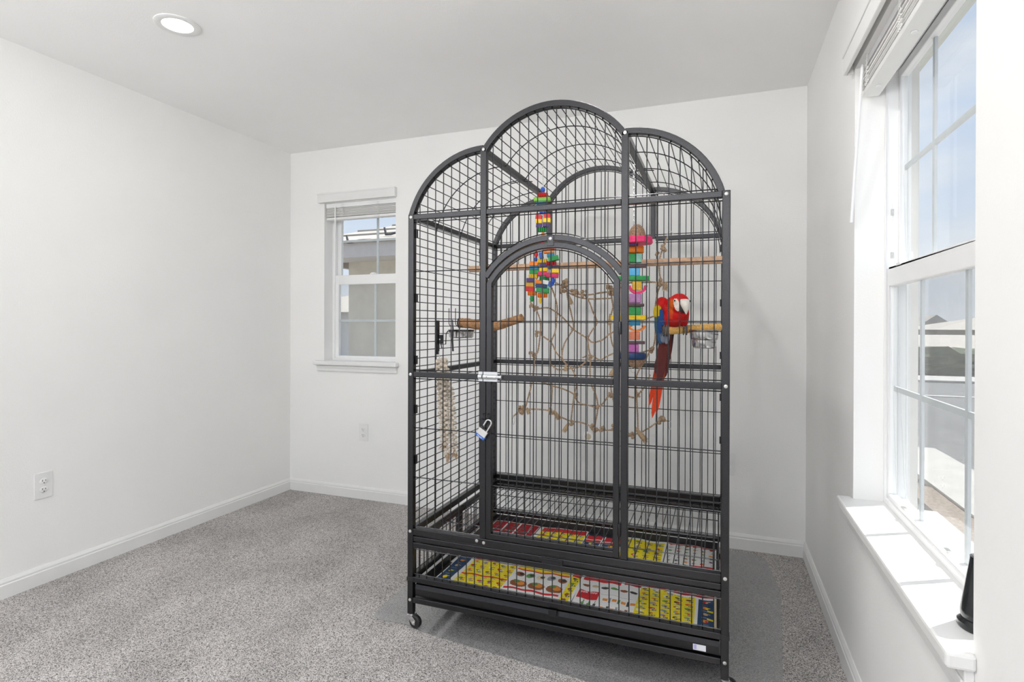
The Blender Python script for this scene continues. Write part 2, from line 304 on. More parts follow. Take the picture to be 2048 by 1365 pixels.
# ---- window_1: small double-hung window in the back wall
w1 = bpy.data.objects.new('window_1', None); C.objects.link(w1); w1.location = (BX0, YB + 0.09, BZ0); ORG[w1.name] = Vector(w1.location); tag(w1, 'small white double-hung window in the back wall, left of the cage', kind='structure')
def ring(b, u0, u1, z0, z1, wl, wr, wb, wt, place, d0, d1):      # rectangular frame; place(u, d, z)
    for (a, c) in (((u0, z0), (u0 + wl, z1)), ((u1 - wr, z0), (u1, z1)), ((u0 + wl, z0), (u1 - wr, z0 + wb)), ((u0 + wl, z1 - wt), (u1 - wr, z1))):
        b.box(place(a[0], d0, a[1]), place(c[0], d1, c[1]))
    return b
def window(root, u0, u1, z0, z1, place, cols, zm0, zm1, hz_low, hz_up, jw, sw):
    ring(MB(), u0, u1, z0, z1, jw, jw, 0.02, 0.03, place, 0.0, 0.06).build('frame', M['vinyl'], root, bevel=0.003)
    a0, a1 = u0 + jw, u1 - jw
    # lower sash, on the room side
    lo = ring(MB(), a0, a1, z0 + 0.02, zm1, sw, sw, 0.016, zm1 - zm0, place, 0.006, 0.032).build('lower_sash', M['vinyl'], root, bevel=0.003)
    up = ring(MB(), a0, a1, zm0 + 0.01, z1 - 0.03, sw, sw, zm1 - zm0 - 0.005, 0.03, place, 0.034, 0.058).build('upper_sash', M['vinyl'], root, bevel=0.003)
    for sash, g0, g1, h, d in ((lo, z0 + 0.036, zm0, hz_low, 0.019), (up, zm1, z1 - 0.06, hz_up, 0.046)):
        ga, gb = a0 + sw, a1 - sw
        cs = [ga] + list(cols) + [gb]
        for c in cols: MB().box(place(c - 0.008, d + 0.001, g0), place(c + 0.008, d + 0.008, g1)).build('muntin', M['muntin'], sash)
        for i in range(len(cs) - 1):
            MB().box(place(cs[i] + 0.008 * (i > 0), d + 0.0015, h - 0.008), place(cs[i + 1] - 0.008 * (i < len(cs) - 2), d + 0.0075, h + 0.008)).build('muntin', M['muntin'], sash)
        for i in range(len(cs) - 1):
            for (p, q) in ((g0, h), (h, g1)): MB().quad(place(cs[i], d, p), place(cs[i + 1], d, p), place(cs[i + 1], d, q), place(cs[i], d, q)).build('pane', M['glass'], sash)
    MB().quad(place(a0, 0.064, z0 + 0.02), place(a1, 0.064, z0 + 0.02), place(a1, 0.064, zm0 + 0.02), place(a0, 0.064, zm0 + 0.02)).build('insect_screen', M['screen'], root, label='grey insect screen')
    return lo, up
PB = lambda u, d, z: (u, YB + 0.088 + d, z)
lo, up = window(w1, BX0, BX1, BZ0 - 0.005, BZ1, PB, [-2.268], 1.487, 1.552, 1.228, 1.803, 0.020, 0.030)
MB().box((-2.30, YB + 0.090, 1.552), (-2.25, YB + 0.118, 1.562)).box((-2.285, YB + 0.082, 1.556), (-2.262, YB + 0.1, 1.566)).build('sash_lock', M['vinyl'], w1)
MB().prism([(BX0 - 0.062, YB - 0.045), (BX1 + 0.03, YB - 0.045), (BX1 + 0.03, YB), (BX1, YB), (BX1, YB + 0.15), (BX0, YB + 0.15), (BX0, YB), (BX0 - 0.062, YB)], BZ0 - 0.03, BZ0).build('sill', M['trim'], w1, bevel=0.006)
ap = MB(); ap.box((BX0 - 0.050, YB - 0.016, 0.872), (BX1 + 0.018, YB, BZ0 - 0.03)).box((BX0 - 0.050, YB - 0.021, 0.893), (BX1 + 0.018, YB - 0.016, 0.911)); ap.build('apron', M['trim'], w1, bevel=0.004)
# ---- window_2: tall double-hung window in the right wall
w2 = bpy.data.objects.new('window_2', None); C.objects.link(w2); w2.location = (XR + 0.09, RY0, RZ0); ORG[w2.name] = Vector(w2.location); tag(w2, 'large white double-hung window with sunny sill in the right wall', kind='structure')
PR = lambda u, d, z: (XR + 0.085 + d, u, z)
window(w2, RY0, RY1, RZ0 - 0.002, RZ1, PR, [1.545, 1.850], 1.328, 1.386, 0.998, 1.708, 0.016, 0.018)
for y in (2.0, 1.42): MB().box((XR + 0.088, y - 0.02, 1.386), (XR + 0.112, y + 0.02, 1.394)).build('sash_lock', M['vinyl'], w2)
for y in (1.95, 1.62, 1.40): MB().box((XR + 0.089, y - 0.012, RZ0 + 0.033), (XR + 0.10, y + 0.012, RZ0 + 0.038)).build('lift_catch', M['zinc'], w2)
for z in (1.42, 1.56): MB().box((XR + 0.100, RY1 - 0.018, z), (XR + 0.108, RY1 - 0.0155, z + 0.02)).build('tilt_latch', M['zinc'], w2)
sl = MB().prism([(XR - 0.046, RY0 - 0.018), (XR, RY0 - 0.018), (XR, RY0), (XR + 0.15, RY0), (XR + 0.15, RY1), (XR, RY1), (XR, RY1 + 0.022), (XR - 0.046, RY1 + 0.022)], RZ0 - 0.03, RZ0); sl.build('sill', M['trim'], w2, bevel=0.006)
MB().box((XR - 0.016, RY0 - 0.008, 0.53), (XR, RY1 + 0.012, RZ0 - 0.03)).box((XR - 0.021, RY0 - 0.008, 0.552), (XR - 0.016, RY1 + 0.012, 0.572)).build('apron', M['trim'], w2, bevel=0.004)

# ---- window blinds, both drawn all the way up
def blind(label, root_loc, place, u0, u1, zt, zb, n, val, wand_u, wand_z, ladders, wand_lean):
    r = thing('window_blind', root_loc, label, 'blind')
    val.build('valance', M['trim'], r, bevel=0.003)
    MB().box(place(u0, 0.006, zt), place(u1, 0.056, zt + 0.03)).build('headrail', M['vinyl'], r)
    dz = (zt - 0.004 - (zb + 0.020)) / n
    for i in range(n):
        z = zb + 0.020 + dz * (i + 0.5); j = random.uniform(-0.003, 0.003); q = random.uniform(-0.0012, 0.0012); b = MB()
        p = [place(u0 + 0.004, 0.006 + j, z - q), place(u1 - 0.004, 0.006 + j, z + q), place(u1 - 0.004, 0.054 + j, z + q), place(u0 + 0.004, 0.054 + j, z - q)]
        b.add(p + [(x, y, w + dz * 0.55) for x, y, w in p], [(0, 3, 2, 1), (4, 5, 6, 7), (0, 1, 5, 4), (1, 2, 6, 5), (2, 3, 7, 6), (3, 0, 4, 7)]); b.build('slat', M['blind'], r)
    MB().box(place(u0 + 0.003, 0.005, zb), place(u1 - 0.003, 0.055, zb + 0.018)).build('bottom_rail', M['trim'], r, bevel=0.003)
    for u in ladders:
        b = MB(); pts = []
        for k in range(26):
            z = zt + 0.02 - (zt + 0.015 - zb) * k / 25; pts.append(Vector(place(u + 0.008 * math.sin(k * 1.9), 0.001 - 0.006 * abs(math.sin(k * 2.3)), z)))
        b.tube(spline(pts, 3), 0.0011, 5); b.tube([p + Vector(place(0.012, 0, 0)) - Vector(place(0, 0, 0)) for p in spline(pts[::-1], 3)][::2], 0.0011, 5)
        b.build('ladder_cord', M['cord'], r, smooth=True)
        MB().lathe([(0.008, 0), (0.008, 0.003), (0.004, 0.004), (0.0, 0.004)], place(u + 0.01, 0.03, zb - 0.004), 12).build('cord_button', M['vinyl'], r)
    a = Vector(place(wand_u, -0.004, zt + 0.005)); z2 = Vector(place(wand_u + wand_lean, -0.012 - abs(wand_lean) * 0.2, wand_z))
    MB().tube([a, a.lerp(z2, 0.02), z2], [0.0025, 0.0048, 0.0048], 8).build('tilt_wand', M['vinyl'], r, smooth=True)
    return r
val = MB(); val.box((BX0 - 0.040, YB - 0.028, 2.058), (BX1 + 0.010, YB - 0.016, 2.118)).box((BX0 - 0.040, YB - 0.016, 2.058), (BX0 - 0.028, YB, 2.118)).box((BX1 - 0.002, YB - 0.016, 2.058), (BX1 + 0.010, YB, 2.118)).box((BX0 - 0.042, YB - 0.031, 2.112), (BX1 + 0.012, YB, 2.122))
blind('white slatted blind drawn up in the small back window', (BX0, YB, 1.93), lambda u, d, z: (u, YB + 0.006 + d, z), BX0 + 0.006, BX1 - 0.004, 2.024, 1.938, 13, val, -2.528, 1.50, (-2.478, -2.188), 0.004)
val = MB(); val.box((XR - 0.030, RY0 - 0.02, 2.052), (XR - 0.018, RY1 + 0.028, 2.118)).box((XR - 0.018, RY1 + 0.016, 2.052), (XR, RY1 + 0.028, 2.118)).box((XR - 0.018, RY0 - 0.02, 2.052), (XR, RY0 - 0.008, 2.118)).box((XR - 0.034, RY0 - 0.022, 2.110), (XR, RY1 + 0.03, 2.122))
blind('white slatted blind drawn up at the top of the large right window', (XR, RY1, 1.95), lambda u, d, z: (XR + 0.012 + d, u, z), RY0 + 0.005, RY1 - 0.012, 2.04, 1.955, 13, val, 2.075, 1.545, (2.02, 1.68, 1.34), 0.055)

# ---- outlets
def outlet(label, o, ax, nrm):
    o = Vector(o); ax = Vector(ax); nrm = Vector(nrm); up = Vector((0, 0, 1)); r = thing('wall_outlet', o, label, 'outlet')
    MB().obox(o + nrm * 0.0025, ax, up, nrm, 0.037, 0.060, 0.0025).build('cover_plate', M['plate'], r, bevel=0.002)
    for dz in (0.0195, -0.0195):
        b = MB(); b.lathe([(0.0165, 0.0), (0.0165, 0.0068), (0.015, 0.0076), (0, 0.0076)], o + up * dz, 20, nrm, (1.0, 0.86)); rc = b.build('receptacle', M['plate'], r, smooth=True)
        for dx, hh in ((-0.0063, 0.0042), (0.0063, 0.0034)): MB().obox(o + up * (dz + 0.003) + ax * dx + nrm * 0.0077, ax, up, nrm, 0.0011, hh, 0.0003).build('slot', M['dark'], rc)
        MB().lathe([(0.0024, 0.0), (0.0024, 0.0004)], o + up * (dz - 0.0075) + nrm * 0.0076, 10, nrm).build('ground_hole', M['dark'], rc)
    MB().lathe([(0.003, 0.0), (0.003, 0.0014), (0, 0.0018)], o + nrm * 0.005, 10, nrm).build('screw', M['plate'], r)
outlet('white duplex outlet on the left wall near the floor', (XL, 1.639, 0.453), (0, 1, 0), (1, 0, 0))
outlet('white duplex outlet on the back wall below the small window', (-2.286, YB, 0.458), (1, 0, 0), (0, -1, 0))
outlet('white duplex outlet on the back wall half hidden by the right post of the cage', (0.050, YB, 0.451), (1, 0, 0), (0, -1, 0))
# ---- recessed light
rl = thing('recessed_light', (-2.105, 1.668, H), 'round recessed ceiling light, switched on', 'ceiling light')
MB().lathe([(0.086, 0.0), (0.086, -0.004), (0.080, -0.007), (0.058, -0.004), (0.058, 0.0)], (-2.105, 1.668, H), 40).build('trim_ring', M['trim'], rl, smooth=True)
MB().lathe([(0.058, -0.0035), (0.0, -0.0045)], (-2.105, 1.668, H), 40).build('lens', M['lamp'], rl, smooth=True)
# ---- clear chair mat under the cage
def rnd(poly, rads, k=7):
    out = []; n = len(poly)
    for i, p in enumerate(poly):
        r = rads[i]; p = Vector(p); a = (Vector(poly[i - 1]) - p); c = (Vector(poly[(i + 1) % n]) - p)
        if r <= 0: out.append(tuple(p)); continue
        A = p + a.normalized() * r; B = p + c.normalized() * r
        for j in range(k + 1):
            t = j / k; out.append(tuple(A * (1 - t) ** 2 + p * 2 * t * (1 - t) + B * t * t))
    return out
poly = rnd([(-1.335, 1.905), (-1.17, 1.925), (-1.06, 1.895), (-0.45, 1.835), (0.13, 1.78), (0.20, 1.98), (0.265, 2.75), (0.225, 3.165), (-1.335, 3.10)], [0.085, 0.04, 0.06, 0, 0.05, 0.1, 0, 0.12, 0.06])
MB().prism(poly, 0.0006, 0.0036).build('chair_mat', M['mat'], label='clear vinyl chair mat on the carpet under the bird cage', cat='floor mat')

# ================================================================== the bird cage
CL, CR, P1, P2 = -1.1352, 0.0224, -0.8261, -0.3007      # post centres in X
CF, CB = 1.9141, 2.7747                                   # post centres in Y (front, back)
HP = 0.0122                                               # half width of the square tube
ZE, ZP, ZA, ZM = 1.622, 1.862, 2.003, 1.0039
cage = thing('bird_cage', (CL, CF, 0.0), 'large black wrought metal dome-top bird cage on casters', 'bird cage')
K, KW = M['cage'], M['wire']
def bar(pts, r=0.0020, name='wire_bar', parent=None, m=None): return MB().tube(pts, r, 6, cap=False).build(name, m or KW, parent or cage, smooth=True)
def rail(x0, x1, y, z0, z1, hy=HP, name='rail', parent=None): return MB().box((x0, y - hy, z0), (x1, y + hy, z1)).build(name, K, parent or cage, bevel=0.0025)
def railY(x, y0, y1, z0, z1, hx=HP, name='side_rail'): return MB().box((x - hx, y0, z0), (x + hx, y1, z1)).build(name, K, cage, bevel=0.0025)
RS = 0.322; sc_z = ZP - RS                                 # side arches: circle below the inner post tops
ra = math.acos(min(1, (P1 - CL) / RS))
RM = ((P2 - P1) / 2) ** 2; hM = ZA - 0.011 - (ZP - 0.012); RMID = (RM + hM ** 2) / (2 * hM); MXc = (P1 + P2) / 2; MZc = ZA - 0.011 - RMID; am = math.asin((P2 - P1) / 2 / RMID)
def side_arch(sgn, R=RS, n=18):       # from the eave up to the inner post
    cx = P1 if sgn < 0 else P2; a = math.acos(min(1.0, (P1 - CL) / R))
    return [(cx + sgn * R * math.cos(t), sc_z + R * math.sin(t)) for t in np.linspace(a, math.pi / 2, n)]
def mid_arch(R=RMID, n=28):
    a = math.asin(min(1, (P2 - P1 - 0.02) / 2 / R)) if R < RMID else am
    return [(MXc + R * math.sin(t), MZc + R * math.cos(t)) for t in np.linspace(-a, a, n)]
def roof_z(x):                        # height of the wire skin under the arches
    if x < P1: return sc_z + math.sqrt(max(0, (RS - 0.016) ** 2 - (x - P1) ** 2))
    if x > P2: return sc_z + math.sqrt(max(0, (RS - 0.016) ** 2 - (x - P2) ** 2))
    return MZc + math.sqrt(max(0, (RMID - 0.016) ** 2 - (x - MXc) ** 2))
# ---- posts
LEG = 0.0596
for x in (CL, CR):
    for y in (CF, CB):
        p = MB().box((x - HP, y - HP, LEG), (x + HP, y + HP, ZE + 0.012)).build('corner_post', K, cage, bevel=0.0025)
for x in (P1, P2):
    MB().box((x - HP, CF - HP, 0.3985), (x + HP, CF + HP, ZP)).build('inner_post', K, cage, bevel=0.0025)
    MB().box((x - HP, CB - HP, ZE), (x + HP, CB + HP, ZP)).build('inner_post', K, cage, bevel=0.0025)
for y in (CF, CB):
    for s in (-1, 1): MB().arch(side_arch(s), 0.0105, y - HP, y + HP).build('arch', K, cage, bevel=0.002)
    MB().arch(mid_arch(), 0.0105, y - HP, y + HP).build('arch', K, cage, bevel=0.002)
# ---- rails, front and back
for y, w in ((CF, 0), (CB, 1)):
    [rail(a + HP, c - HP, y, ZE - 0.0105, ZE + 0.0105) for a, c in ((CL, P1), (P1, P2), (P2, CR))]
    if w == 0:
        rail(CL + HP, P1 - HP, y, ZM - 0.011, ZM + 0.011); rail(P2 + HP, CR - HP, y, ZM - 0.011, ZM + 0.011)
    else: rail(CL + HP, CR - HP, y, ZM - 0.011, ZM + 0.011)
    rail(CL + HP, CR - HP, y, 0.372, 0.398)                       # bottom of the upper panel
    rail(CL + HP, CR - HP, y, 0.347, 0.367, 0.0108)               # grate drawer edge
    rail(CL + HP, CR - HP, y, 0.322, 0.3435)                      # top of the base
    rail(CL + HP, CR - HP, y, 0.186, 0.208)
    rail(CL + HP, CR - HP, y, 0.1045, 0.1265)
for x in (CL, CR):
    for z0, z1 in ((ZE - 0.0105, ZE + 0.0105), (ZM - 0.011, ZM + 0.011), (0.372, 0.398), (0.322, 0.3435), (0.186, 0.208), (0.1045, 0.1265)):
        railY(x, CF + HP, CB - HP, z0, z1)
    MB().box((x - HP, 2.332, 0.208), (x + HP, 2.356, 0.322)).build('base_stile', K, cage, bevel=0.0025)
for x in (P1, P2): MB().box((x - HP, CF + HP, ZP - 0.024), (x + HP, CB - HP, ZP)).build('roof_rail', K, cage, bevel=0.0025)
# ---- wires: front
zb = 0.404
for i in range(8):
    for (a, c, s) in ((CL, P1, 0), (P2, CR, 1)):
        x = a + (c - a) * (i + 1) / 9; bar([(x, CF, zb), (x, CF, roof_z(x))])
for i in range(14):
    x = P1 + (P2 - P1) * (i + 1) / 15; zl = 1.207 + math.sqrt(0.322 ** 2 - (x - MXc) ** 2); bar([(x, CF, zl), (x, CF, roof_z(x))])
FIXA = [(MXc + 0.305 * math.sin(t), 1.207 + 0.305 * math.cos(t)) for t in np.linspace(-math.asin(0.2527 / 0.305), math.asin(0.2527 / 0.305), 26)]
MB().arch(FIXA, 0.0105, CF - HP + 0.0004, CF + HP - 0.0004).build('door_arch', K, cage, bevel=0.002)
bar([(MXc + 0.322 * math.sin(t), CF, 1.207 + 0.322 * math.cos(t)) for t in np.linspace(-math.asin(0.2507 / 0.322), math.asin(0.2507 / 0.322), 26)], 0.0021, 'frame_wire')
for y in (CF, CB):
    off = 0.0195
    for z in (ZE + off, ZE - off):
        for (a, c) in ((CL, P1), (P1, P2), (P2, CR)): bar([(a + HP, y, z), (c - HP, y, z)], 0.0021, 'frame_wire')
    for z in (ZM + 0.0175, ZM - 0.0175):
        for (a, c) in (((CL, P1), (P2, CR)) if y == CF else ((CL, CR),)): bar([(a + HP, y, z), (c - HP, y, z)], 0.0021, 'frame_wire')
    for z in (1.409, 1.2125, 0.792, 0.5965):
        for (a, c) in (((CL, P1), (P2, CR)) if y == CF else ((CL, CR),)):
            bar([(a + HP, y + 0.003, z), (c - HP, y + 0.003, z)], 0.0021, 'cross_wire')
    for s in (-1, 1): bar([(x, y, z) for x, z in side_arch(s, RS - 0.0165, 18)], 0.0021, 'frame_wire')
    bar([(MXc + (RMID - 0.0165) * math.sin(t), y, MZc + (RMID - 0.0165) * math.cos(t)) for t in np.linspace(-am * 0.99, am * 0.99, 28)], 0.0021, 'frame_wire')
for i in range(33):
    x = CL + (CR - CL) * (i + 1) / 34; bar([(x, CB, zb), (x, CB, roof_z(x))])
bar([(CL, CB, zb), (CR, CB, zb)], 0.0021, 'frame_wire'); bar([(CL, CF, zb), (P1, CF, zb)], 0.0021, 'frame_wire'); bar([(P2, CF, zb), (CR, CF, zb)], 0.0021, 'frame_wire')
# ---- wires: sides (the right one is seen edge on)
SV = (2.105, 2.335, 2.565)
for i in range(37):
    z = 0.418 + 0.0323 * i
    if abs(z - ZM) < 0.014: continue
    bar([(CL, CF, z), (CL, CB, z)])
for y in SV: bar([(CL + 0.004, y, zb), (CL + 0.004, y, ZE)], 0.0021, 'cross_wire')
rs = MB()
for i in range(37): rs.tube([(CR, CF, 0.418 + 0.0323 * i), (CR, CB, 0.418 + 0.0323 * i)], 0.0020, 5, cap=False)
for y in SV: rs.tube([(CR - 0.004, y, zb), (CR - 0.004, y, ZE)], 0.0021, 5, cap=False)
rs.build('side_wires', KW, cage, smooth=True, kind='stuff')
# ---- wires: roof, front to back, carried on three arched cross wires
def arc_pts(n, pts):
    pts = [Vector((x, 0, z)) for x, z in pts]; L = [0]
    for a, c in zip(pts, pts[1:]): L.append(L[-1] + (c - a).length)
    out = []
    for i in range(1, n):
        t = L[-1] * i / n; k = next(j for j in range(len(L) - 1) if L[j + 1] >= t); u = (t - L[k]) / (L[k + 1] - L[k]); out.append(pts[k].lerp(pts[k + 1], u))
    return out
ms = [(MXc + (RMID - 0.012) * math.sin(t), MZc + (RMID - 0.012) * math.cos(t)) for t in np.linspace(-am * .98, am * .98, 40)]
for pts, n in ((side_arch(-1, RS - 0.012, 30), 12), (ms, 18), (side_arch(1, RS - 0.012, 30), 12)):
    for p in arc_pts(n, pts): bar([(p.x, CF, p.z), (p.x, CB, p.z)])
    for y in SV: bar([(x, y, z - 0.003) for x, z in pts], 0.0021, 'cross_wire')
# ---- base: short upright wires all round
for y in (CF, CB):
    for i in range(33):
        x = CL + (CR - CL) * (i + 1) / 34; bar([(x, y, 0.2085), (x, y, 0.322)], name='base_wire')
    for z in (0.217, 0.3155): bar([(CL + HP, y - 0.003, z), (CR - HP, y - 0.003, z)], 0.0018, 'base_cross_wire')
for x in (CL, CR):
    for i in range(25):
        y = CF + (CB - CF) * (i + 1) / 26
        if abs(y - 2.344) > 0.013: bar([(x, y, 0.2085), (x, y, 0.322)], name='base_wire')
    for z in (0.217, 0.3155): bar([(x, CF + HP, z), (x, CB - HP, z)], 0.0018, 'base_cross_wire')
# ---- slide-out grate
GZ = 0.357
g = MB()
for y in (CF + 0.016, CB - 0.02): g.box((CL + 0.018, y - 0.003, GZ - 0.003), (CR - 0.018, y + 0.003, GZ + 0.003))
for x in (CL + 0.02, CR - 0.02): g.box((x - 0.003, CF + 0.016, GZ - 0.003), (x + 0.003, CB - 0.02, GZ + 0.003))
grate = g.build('grate', K, cage)
for i in range(33):
    x = CL + (CR - CL) * (i + 1) / 34; bar([(x, CF + 0.016, GZ), (x, CB - 0.02, GZ)], 0.0019, 'grate_bar', grate)
for y in (2.13, 2.344, 2.56): bar([(CL + 0.02, y, GZ - 0.004), (CR - 0.02, y, GZ - 0.004)], 0.0021, 'grate_cross_bar', grate)
# ---- pull-out tray
TZ = 0.150
t = MB(); x0, x1, y0, y1 = CL + 0.022, CR - 0.016, CF + 0.006, CB - 0.016
t.box((x0, y0, TZ - 0.004), (x1, y1, TZ)); t.box((x0, y1 - 0.002, TZ), (x1, y1, TZ + 0.034)); t.box((x0, y0, TZ), (x0 + 0.002, y1, TZ + 0.034)); t.box((x1 - 0.002, y0, TZ), (x1, y1, TZ + 0.034)); t.box((x0, y0, TZ), (x1, y0 + 0.002, TZ + 0.034))
tray = t.build('tray', M['tray'], cage)
fr = MB()
fr.add([(x0, CF - 0.006, 0.178), (x1, CF - 0.006, 0.178), (x1, CF - 0.010, 0.162), (x0, CF - 0.010, 0.162), (x1, CF - 0.004, 0.132), (x0, CF - 0.004, 0.132), (x1, y0, 0.132), (x0, y0, 0.132), (x1, y0, 0.181), (x0, y0, 0.181)],
       [(0, 1, 2, 3), (3, 2, 4, 5), (5, 4, 6, 7), (1, 0, 9, 8), (7, 6, 8, 9), (0, 3, 5, 7, 9), (1, 8, 6, 4, 2)])
fr.build('tray_front', K, tray)
MB().box((-0.565, CF - 0.019, 0.166), (-0.535, CF - 0.010, 0.184)).box((-0.565, CF - 0.0215, 0.160), (-0.535, CF - 0.019, 0.186)).build('tray_clip', K, tray, bevel=0.001)
stx = -0.055
MB().add([(stx - 0.02, CF - 0.0103, 0.158), (stx + 0.02, CF - 0.0103, 0.158), (stx + 0.02, CF - 0.0056, 0.136), (stx - 0.02, CF - 0.0056, 0.136)], [(0, 3, 2, 1)]).build('sticker', M['sticker'], tray, label='small white sticker')
MB().add([(stx - 0.017, CF - 0.0105, 0.1565), (stx - 0.009, CF - 0.0105, 0.1565), (stx - 0.009, CF - 0.0065, 0.1395), (stx - 0.017, CF - 0.0065, 0.1395)], [(0, 3, 2, 1)]).build('sticker_print', M['sticker_b'], tray)
# drawer catch of the grate
MB().box((-0.592, CF - 0.0165, 0.3445), (-0.515, CF - 0.012, 0.364)).build('grate_catch', K, cage, bevel=0.001)
# ---- door
dr_x0, dr_x1 = P1 + HP + 0.0015, P2 - HP - 0.0045; DXc = (dr_x0 + dr_x1) / 2; DR = 0.279; dh = (dr_x1 - dr_x0) / 2 - 0.0105
zsp = 1.207 + math.sqrt(DR ** 2 - dh ** 2)
path = [(dr_x0 + 0.0105, 0.402)] + [(DXc + DR * math.sin(q), 1.207 + DR * math.cos(q)) for q in np.linspace(-math.asin(dh / DR), math.asin(dh / DR), 26)] + [(dr_x1 - 0.0105, 0.402)]
DB = MB().arch(path, 0.0105, CF - HP, CF + HP).box((dr_x0, CF - HP + 0.0003, 0.4005), (dr_x1, CF + HP - 0.0003, 0.4215))
DB.box((dr_x0 + 0.021, CF - HP, ZM - 0.011), (dr_x1 - 0.021, CF + HP, ZM + 0.011)); door = DB.build('door', K, cage, bevel=0.0022)
for i in range(13):
    x = dr_x0 + 0.021 + (dr_x1 - dr_x0 - 0.042) * (i + 1) / 14; z = 1.207 + math.sqrt(0.2625 ** 2 - (x - DXc) ** 2); bar([(x, CF, 0.421), (x, CF, z)], parent=door)
bar([(DXc + 0.2625 * math.sin(q), CF, 1.207 + 0.2625 * math.cos(q)) for q in np.linspace(-math.asin(0.226 / 0.2625), math.asin(0.226 / 0.2625), 26)], 0.0021, 'frame_wire', door)
for z in (1.409, 1.2125, 0.792, 0.5965, ZM + 0.0175, ZM - 0.0175, 0.4265):
    q = dr_x0 + 0.021 if z < 1.3 else DXc - math.sqrt(0.2625 ** 2 - (z - 1.207) ** 2); bar([(q, CF + 0.003, z), (2 * DXc - q, CF + 0.003, z)], 0.0021, 'cross_wire', door)
for z in (1.19, 0.50): MB().lathe([(0.005, -0.022), (0.006, -0.02), (0.006, 0.02), (0.005, 0.022)], (dr_x1 + 0.002, CF - HP - 0.002, z), 12).build('hinge', K, door, smooth=True)
MB().box((MXc - 0.012, CF - HP - 0.003, 1.482), (MXc + 0.012, CF - HP, 1.52)).build('door_stop', K, cage, bevel=0.001)
# latch: slide bolt across the door stile and the inner post
lb = MB(); lb.box((P1 + 0.004, CF - HP - 0.002, ZM - 0.0155), (P1 + 0.060, CF - HP, ZM + 0.0205))
lb.lathe([(0.0085, 0), (0.0095, 0.002), (0.0095, 0.048), (0.0085, 0.05)], (P1 + 0.006, CF - HP - 0.005, ZM + 0.0025), 16, (1, 0, 0)); lb.build('latch', M['latch'], door, smooth=True, label='silver slide bolt')
MB().lathe([(0.006, 0), (0.006, 0.018), (0.008, 0.018), (0.008, 0.022), (0, 0.022)], (P1 + 0.056, CF - HP - 0.005, ZM + 0.0025), 12, (1, 0, 0)).build('latch_rod', M['latch'], door, smooth=True)
MB().lathe([(0.002, 0), (0.002, 0.0006)], (P1 + 0.022, CF - HP - 0.0149, ZM + 0.0025), 8, (0, -1, 0)).build('latch_hole', M['dark'], door)
MB().box((P1 - 0.016, CF - HP - 0.002, ZM - 0.0155), (P1 + 0.0005, CF - HP, ZM + 0.0205)).lathe([(0.0095, 0), (0.0095, 0.014)], (P1 - 0.014, CF - HP - 0.005, ZM + 0.0025), 16, (1, 0, 0)).build('latch_keeper', M['latch'], cage, smooth=True)
# hasp eyes for the padlock
for x in (P1 + 0.006, dr_x0 + 0.010):
    MB().tube([(x, CF - HP, 0.868), (x, CF - HP - 0.014, 0.866), (x, CF - HP - 0.017, 0.856), (x, CF - HP - 0.012, 0.848), (x, CF - HP, 0.846)], 0.0018, 6).build('hasp_eye', K, cage, smooth=True)
# ---- bolts, collars, panel clips, hangers
for (x, z) in ((CL, ZE), (CR, ZE), (P1, ZP - 0.006), (P2, ZP - 0.006), (CL, ZM), (CR, ZM), (CL, 0.386), (CR, 0.386), (CL, 0.1155), (CR, 0.1155), (MXc, 1.508), (P1 - 0.022, 0.388), (P1 + 0.006, 0.384)):
    y = CF - HP - (0.003 if abs(x - MXc) < 0.01 else 0)
    MB().lathe([(0.0062, 0.0), (0.0058, 0.0016), (0.0028, 0.0026), (0.0022, 0.0012), (0.0, 0.0012)], (x, y, z), 14, (0, -1, 0)).build('bolt', M['zinc'], cage, smooth=True, label='zinc hex-socket bolt')
for x in (CL, CR):
    for y in (CF, CB):
        MB().box((x - HP - 0.002, y - HP - 0.002, 0.190), (x + HP + 0.002, y + HP + 0.002, 0.2045)).build('leg_collar', M['rubber'], cage, bevel=0.001)
for z in (1.56, 1.305, 1.06, 0.865, 0.665):
    MB().box((CL + HP, CF + HP - 0.010, z - 0.017), (CL + HP + 0.005, CF + HP + 0.004, z + 0.017)).build('panel_clip', K, cage, bevel=0.0015)
    MB().box((CL + HP - 0.012, CB - HP - 0.006, z - 0.017), (CL + HP, CB - HP, z + 0.017)).build('panel_clip', K, cage, bevel=0.0015)
    MB().box((CR - HP - 0.005, CB - HP - 0.008, z - 0.017), (CR - HP, CB - HP, z + 0.017)).build('panel_clip', K, cage, bevel=0.0015)
for x in (P1, P2):
    for y in (2.335,):
        for dx in ((-0.05, 0.0), (0.0, 0.05)): bar([(x + dx[0], y, ZP - 0.02 - 0.006 * (dx[0] < 0)), (x + dx[1], y, ZP - 0.02 - 0.006 * (dx[1] > 0))], 0.0022, 'hanger_wire')
